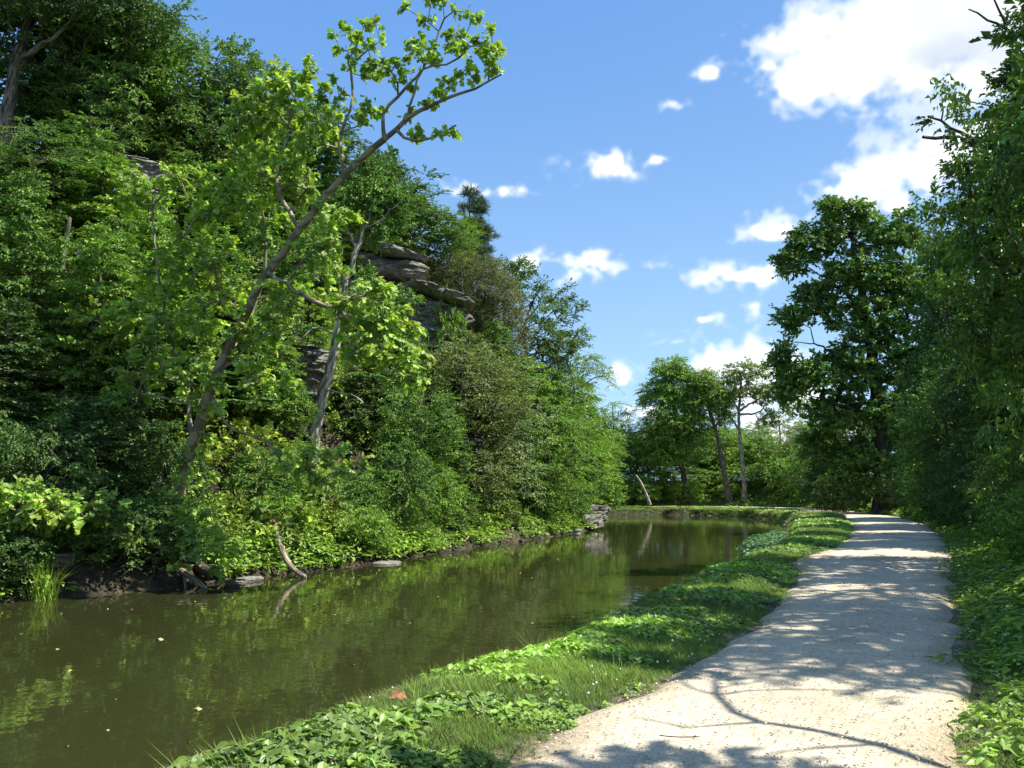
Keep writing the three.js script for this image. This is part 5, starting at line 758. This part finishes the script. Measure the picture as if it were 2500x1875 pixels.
// ------------------------------------------------------------------ dead wood
function stick(name, label, category, pts, r0, r1, mat, side = []) {
  const b = pts[0], o = thing(name, label, category, b), c = new THREE.CatmullRomCurve3(pts.map((q) => V(q[0] - b[0], q[1] - b[1], q[2] - b[2])), false, 'centripetal'), n = Math.max(6, Math.round(c.getLength() / .18)), w = woods();
  tube(w, Array.from({ length: n + 1 }, (_, i) => c.getPointAt(i / n)), Array.from({ length: n + 1 }, (_, i) => lerp(r0, r1, i / n) * (1 + .12 * noise2(i * .7, r0 * 90))), 9, 3); tube(w, [c.getPointAt(1), c.getPointAt(1).add(c.getTangentAt(1).multiplyScalar(r1 * .7))], [r1, r1 * .15], 9, 3);
  part('stem', woodGeo(w), mat, o);
  for (const s of side) { const k = woods(), q = new THREE.CatmullRomCurve3(s.pts.map((e) => V(e[0] - b[0], e[1] - b[1], e[2] - b[2])), false, 'centripetal'), m = 8; tube(k, Array.from({ length: m + 1 }, (_, i) => q.getPointAt(i / m)), Array.from({ length: m + 1 }, (_, i) => lerp(s.r, s.r * .3, i / m)), 6, 4); part('branch', woodGeo(k), mat, o); }
  return o;
}
stick('driftwood_branch', 'long curved pale driftwood branch sliding down the bank into the water', 'driftwood', [[-7.0, .75, -24.4], [-6.7, .35, -24.0], [-6.35, -.15, -23.4], [-5.95, -.5, -23.0], [-5.6, -.68, -22.8]], .11, .06, M.drift);
stick('fallen_log', 'dark fallen log at the foot of the sycamore, its end in the water', 'log', [[-8.5, .05, -21.9], [-7.9, -.3, -21.4], [-7.3, -.5, -21.0], [-6.75, -.72, -20.7]], .14, .10, M.darkBark);
stick('tree_root', 'twisted pale root beside the dark fallen log', 'root', [[-8.7, -.1, -21.5], [-8.2, -.38, -21.0], [-7.75, -.55, -20.7], [-7.4, -.76, -20.5]], .10, .05, M.drift, [{ r: .05, pts: [[-8.2, -.38, -21.0], [-8.0, -.6, -20.6], [-7.9, -.78, -20.4]] }]);
stick('fallen_log', 'tilted brown log leaning on the left slope', 'log', [[-13.2, 3.3, -22.6], [-12.7, 4.1, -22.8], [-12.2, 4.85, -22.9]], .15, .12, M.darkBark);
stick('dead_branch', 'bare twiggy branch dangling over the water left of the driftwood', 'branch', [[-8.3, .4, -20.6], [-8.9, -.1, -20.0], [-9.2, -.35, -19.8], [-9.4, -.65, -19.7]], .02, .008, M.drift, [{ r: .01, pts: [[-8.9, -.1, -20.0], [-9.3, -.05, -19.8], [-9.6, -.2, -19.7]] }, { r: .01, pts: [[-8.7, .1, -20.2], [-8.5, -.3, -20], [-8.6, -.5, -19.9]] }]);
stick('sapling_stem', 'thin white sapling stem on the left slope, the brighter of two', 'sapling', [[-14.1, groundY(-14.1, -25) - .1, -25], [-14.0, 6.4, -25], [-13.85, 7.8, -25.1], [-13.6, 9.4, -25.2]], .085, .05, M.paleBark, [{ r: .03, pts: [[-13.95, 7.2, -25], [-13.4, 7.9, -24.8], [-13.1, 8.1, -24.7]] }]);
stick('sapling_stem', 'thin greyish sapling stem left of the white one', 'sapling', [[-14.9, groundY(-14.9, -24.6) - .1, -24.6], [-14.8, 6.5, -24.6], [-14.4, 8.6, -24.7]], .075, .045, M.bark);
stick('sapling_stem', 'dark sapling stem right beside the white one, leaning slightly', 'sapling', [[-14.6, groundY(-14.6, -25.6) - .1, -25.6], [-14.5, 7.5, -25.6], [-14.3, 10.4, -25.7]], .11, .06, M.bark);
stick('dead_branch', 'bare whitish dead limb below the gnarled oak crown', 'branch', [[1.1, 8.4, -50.8], [1.3, 9.2, -50.4], [.9, 9.9, -50.2], [.1, 10.6, -50]], .09, .03, M.paleBark, [{ r: .06, pts: [[1.3, 9.2, -50.4], [2.2, 9.3, -50.2], [2.9, 10.2, -50], [3.1, 11.2, -50]] }, { r: .03, pts: [[.9, 9.9, -50.2], [1.2, 10.6, -50.1], [1.2, 11, -50]] }]);
stick('dead_tree', 'short white leaning stem beyond the far water', 'dead tree', [[14.6, .3, -88], [14.3, 1.2, -88], [13.7, 2.6, -88], [13.2, 3.4, -88]], .2, .08, M.paleBark);
stick('twig', 'short dry twig lying on the towpath near the bottom edge', 'twig', [[.95, .05, -5.55], [1.05, .055, -5.5], [1.2, .05, -5.52]], .004, .003, M.darkBark);
stick('twig', 'thin brown twig at the lower left edge of the towpath', 'twig', [[.02, .03, -5.3], [.06, .04, -5.42], [.07, .03, -5.52]], .005, .003, M.darkBark);
stick('root_edge', 'grey driftwood pole lying along the lip of the near bank', 'driftwood', [[-1.42, groundY(-1.42, -6.45) + .015, -6.45], [-1.12, groundY(-1.12, -6.95) + .03, -6.95], [-.8, groundY(-.8, -7.5) + .03, -7.5], [-.42, groundY(-.42, -8.1) + .02, -8.1]], .032, .02, M.drift);
// ------------------------------------------------------------------ undergrowth, water plants, reeds, fallen leaves
{
  const R = rng(909), variants = [0, 1, 2].map((k) => { const L = new Leaves(); for (let c = 0; c < 4; c++) clump(L, V((R() - .5) * .7, .15 + .5 * R(), (R() - .5) * .7), V(R() - .5, .7, R() - .5).normalize(), { clumpR: .42, twigs: 6, perTwig: 6, leaf: .10 + .02 * k, aspect: .5 + .08 * k, flat: .5, sag: .3, shape: 'blade' }, R); return L.build(); });
  const spots = [[], [], []], rocks = [[-5.2, -42, 2.8], [-9, -32.6, 1.7], [-15.2, -31.6, 2.2], [-10.3, -34.8, 1.5], [-8.5, -39.6, 1.6], [1, -47.6, 1.6], [5, -52.4, 1], [-2.4, -39.1, 1.1], [-12.2, -24.2, .9]];
  for (let n = 0; n < 15000; n++) {
    const i = 18 + Math.floor(R() * 108), a = HILL_SHORE[i], u = Math.pow(R(), .8) * 25, x = a[0] - u * .8 + (R() - .5) * 3, z = a[1] - u * .55 + (R() - .5) * 3, l = landAt(x, z);
    if (l.where !== 'hill' || l.d < .5 || l.d > 25) continue; if (rocks.some(([rx, rz, r]) => Math.hypot(x - rx, z - rz) < r && R() < .93)) continue; if (fbm(x * .3, z * .3, 14, 3) < -.22 || (Math.hypot(x + 10.8, z + 23.6) < 1.5 && R() < .8)) continue;
    if (R() < .25) continue;
    const k = .6 + .7 * R(), y = R() * .35; spots[i % 3].push([x, l.y - .1, z, R() * 6.28, .8 + 1.0 * R(), (R() - .5) * .5, (R() - .5) * .5, [k * (1 + y), k, k * (1 - y * .4)]]);
  }
  for (let n = 0; n < 1500; n++) { const t = .1 + .72 * R(), [, b] = pathAlong(t), x = b[0] + 1.6 + R() * 7, z = b[1] + R() * 3, l = landAt(x, z); if (l.where !== 'right' || l.dp < 1.5) continue; const k = .6 + .6 * R(); spots[n % 3].push([x, l.y - .1, z, R() * 6.28, .6 + .8 * R() * Math.min(1, l.dp / 3), 0, 0, [k, k, k]]); }
  variants.forEach((g, i) => scatter('undergrowth', g, leafMat(['mid', 'fresh', 'mid'][i]), spots[i], 'stuff', ['leafy undergrowth covering the slope and the path margin', 'brighter young undergrowth scattered over the slope', 'larger-leaved undergrowth between the hillside trees'][i], 'undergrowth'));
  // water plants at the bank
  const wp = [], i0 = NEAR_SHORE.findIndex(([, z]) => z < -27), i1 = NEAR_SHORE.findIndex(([, z]) => z < -43);
  for (let n = 0; n < 900; n++) { const i = i0 + Math.floor(R() * (i1 - i0)), a = NEAR_SHORE[i], s = (i - i0) / (i1 - i0), w = 1.3 * Math.sin(Math.PI * Math.min(1, s * .9 + .1)), x = a[0] - w * R() + .25 + (R() - .5) * .3, z = a[1] - R() * .8, k = .7 + .5 * R(); wp.push([x, WATER - .04, z, R() * 6.28, .9 + .7 * R(), 0, 0, [k * .8, k, k * 1.5]]); }
  scatter('water_plants', herb(12, 26, .13, .34, 'oval', .4), leafMat('blue'), wp, 'stuff', 'bluish-green water plants growing out of the canal along the near bank', 'water plants');
  // leaf litter afloat, clover heads and seed stalks
  const bits = new Leaves(); bits.add(V(0, 0, 0), V(1, 0, 0), V(0, 1, 0), 1, .7, [1, 1, 1], 'oval', R);
  const litter = [], heads = [];
  for (let n = 0; n < 900; n++) { const t = R(), x = -11 + 20 * R(), z = -6 - 44 * R() * R(), l = landAt(x, z); if (l.where !== 'bed') continue; const k = .5 + .7 * R(), near = Math.min(dist(HILL_SHORE, x, z), dist(NEAR_SHORE, x, z)); if (R() > .12 + .7 * Math.exp(-near * 1.5)) continue; litter.push([x, WATER + .004, z, R() * 6.28, .03 + .05 * R(), 0, 0, t < .4 ? [.40 * k, .33 * k, .12 * k] : t < .7 ? [.20 * k, .12 * k, .06 * k] : [.16 * k, .24 * k, .05 * k]]); }
  scatter('floating_leaves', bits.build(), new THREE.MeshStandardMaterial({ color: 0xffffff, vertexColors: true, side: THREE.DoubleSide, flatShading: true, roughness: .8, name: 'floating leaf' }), litter, 'stuff', 'small fallen leaves drifting on the canal, mostly along the banks', 'leaves');
  for (let n = 0; n < 900; n++) { const t = .06 + .2 * R(), [a, b] = pathAlong(t), right = R() < .3, x = right ? b[0] + R() * 1.6 : a[0] - R() * 2.4, z = (right ? b[1] : a[1]) + R() - .5, l = landAt(x, z); if ((l.where !== 'verge' && l.where !== 'right') || l.d < .2 || l.dp < .1 || fbm(x * .8, z * .8, 31, 2) < .12) continue; heads.push([x, l.y + .06 + .06 * R(), z, R() * 6, .006 + .005 * R()]); }
  scatter('clover_flowers', new THREE.IcosahedronGeometry(1, 1), new THREE.MeshStandardMaterial({ color: new THREE.Color().setRGB(.62, .60, .52), roughness: .9, name: 'clover head' }), heads, 'stuff', 'scattered small white clover heads in the verge grass', 'flowers');
  const reedM = leafMat('lime', { gloss: .2, through: .35 });
  const o = thing('reed_tuft', 'tuft of tall light green reeds at the water on the far left bank', 'reeds', [-10.15, groundY(-10.1, -18.35), -18.3]); part('foliage', bladeTuft(31, 110, .95, .28, .011), reedM, o).userData.kind = 'stuff';
  const weed = (label, x, z, s, sd, mat) => { const q = thing('weed', label, 'weed', [x, groundY(x, z) - .01, z], 'single weeds on the near verge'); q.rotation.y = sd; q.scale.setScalar(s); part('foliage', herb(sd + 60, 16, .10, .16, 'oval', .6), leafMat(mat), q).userData.kind = 'stuff'; };
  weed('leafy weed with round leaves hanging over the canal, nearest of three', -1.3, -6.35, 1.1, 3, 'fresh'); weed('weed sticking up at the bank lip above the dark water, middle of three', -.35, -8.25, 1.2, 5, 'mid'); weed('weed silhouetted on the bank lip beside the shaded grass, last of three', .75, -10.45, 1.4, 7, 'fresh'); weed('broad-leaved plant at the edge of the crushed stone on the left', .35, -6.7, .7, 9, 'mid');
  const brown = new THREE.MeshStandardMaterial({ color: new THREE.Color().setRGB(.30, .13, .06), side: THREE.DoubleSide, flatShading: true, vertexColors: true, roughness: .9, name: 'dead leaf' }), yel = new THREE.MeshStandardMaterial({ color: new THREE.Color().setRGB(.42, .36, .16), side: THREE.DoubleSide, flatShading: true, vertexColors: true, roughness: .8, name: 'yellowed leaf' });
  const leafAt = (label, x, y, z, s, m, tilt) => { const L = new Leaves(); L.add(V(0, 0, 0), V(.9, .1, .3).normalize(), V(-.1, 1, tilt).normalize(), s, s * .9, [1, 1, 1], 'lobed', R); const q = thing('fallen_leaf', label, 'leaf', [x, y, z]); part('blade', L.build(), m, q); };
  leafAt('curled brown dead leaf lying in the grass of the near verge', -.92, groundY(-.92, -6.45) + .09, -6.45, .14, brown, .5); leafAt('reddish dead leaf on the straw at the very front of the bank', -1.55, groundY(-1.55, -5.75) + .05, -5.75, .13, brown, .3); leafAt('pale leaf afloat on the dark water', -3.4, WATER + .006, -9.2, .09, yel, .02); leafAt('tiny yellow leaf afloat further out on the water', -5.6, WATER + .006, -13.4, .12, yel, .02);
}
renderer.render(scene, camera);
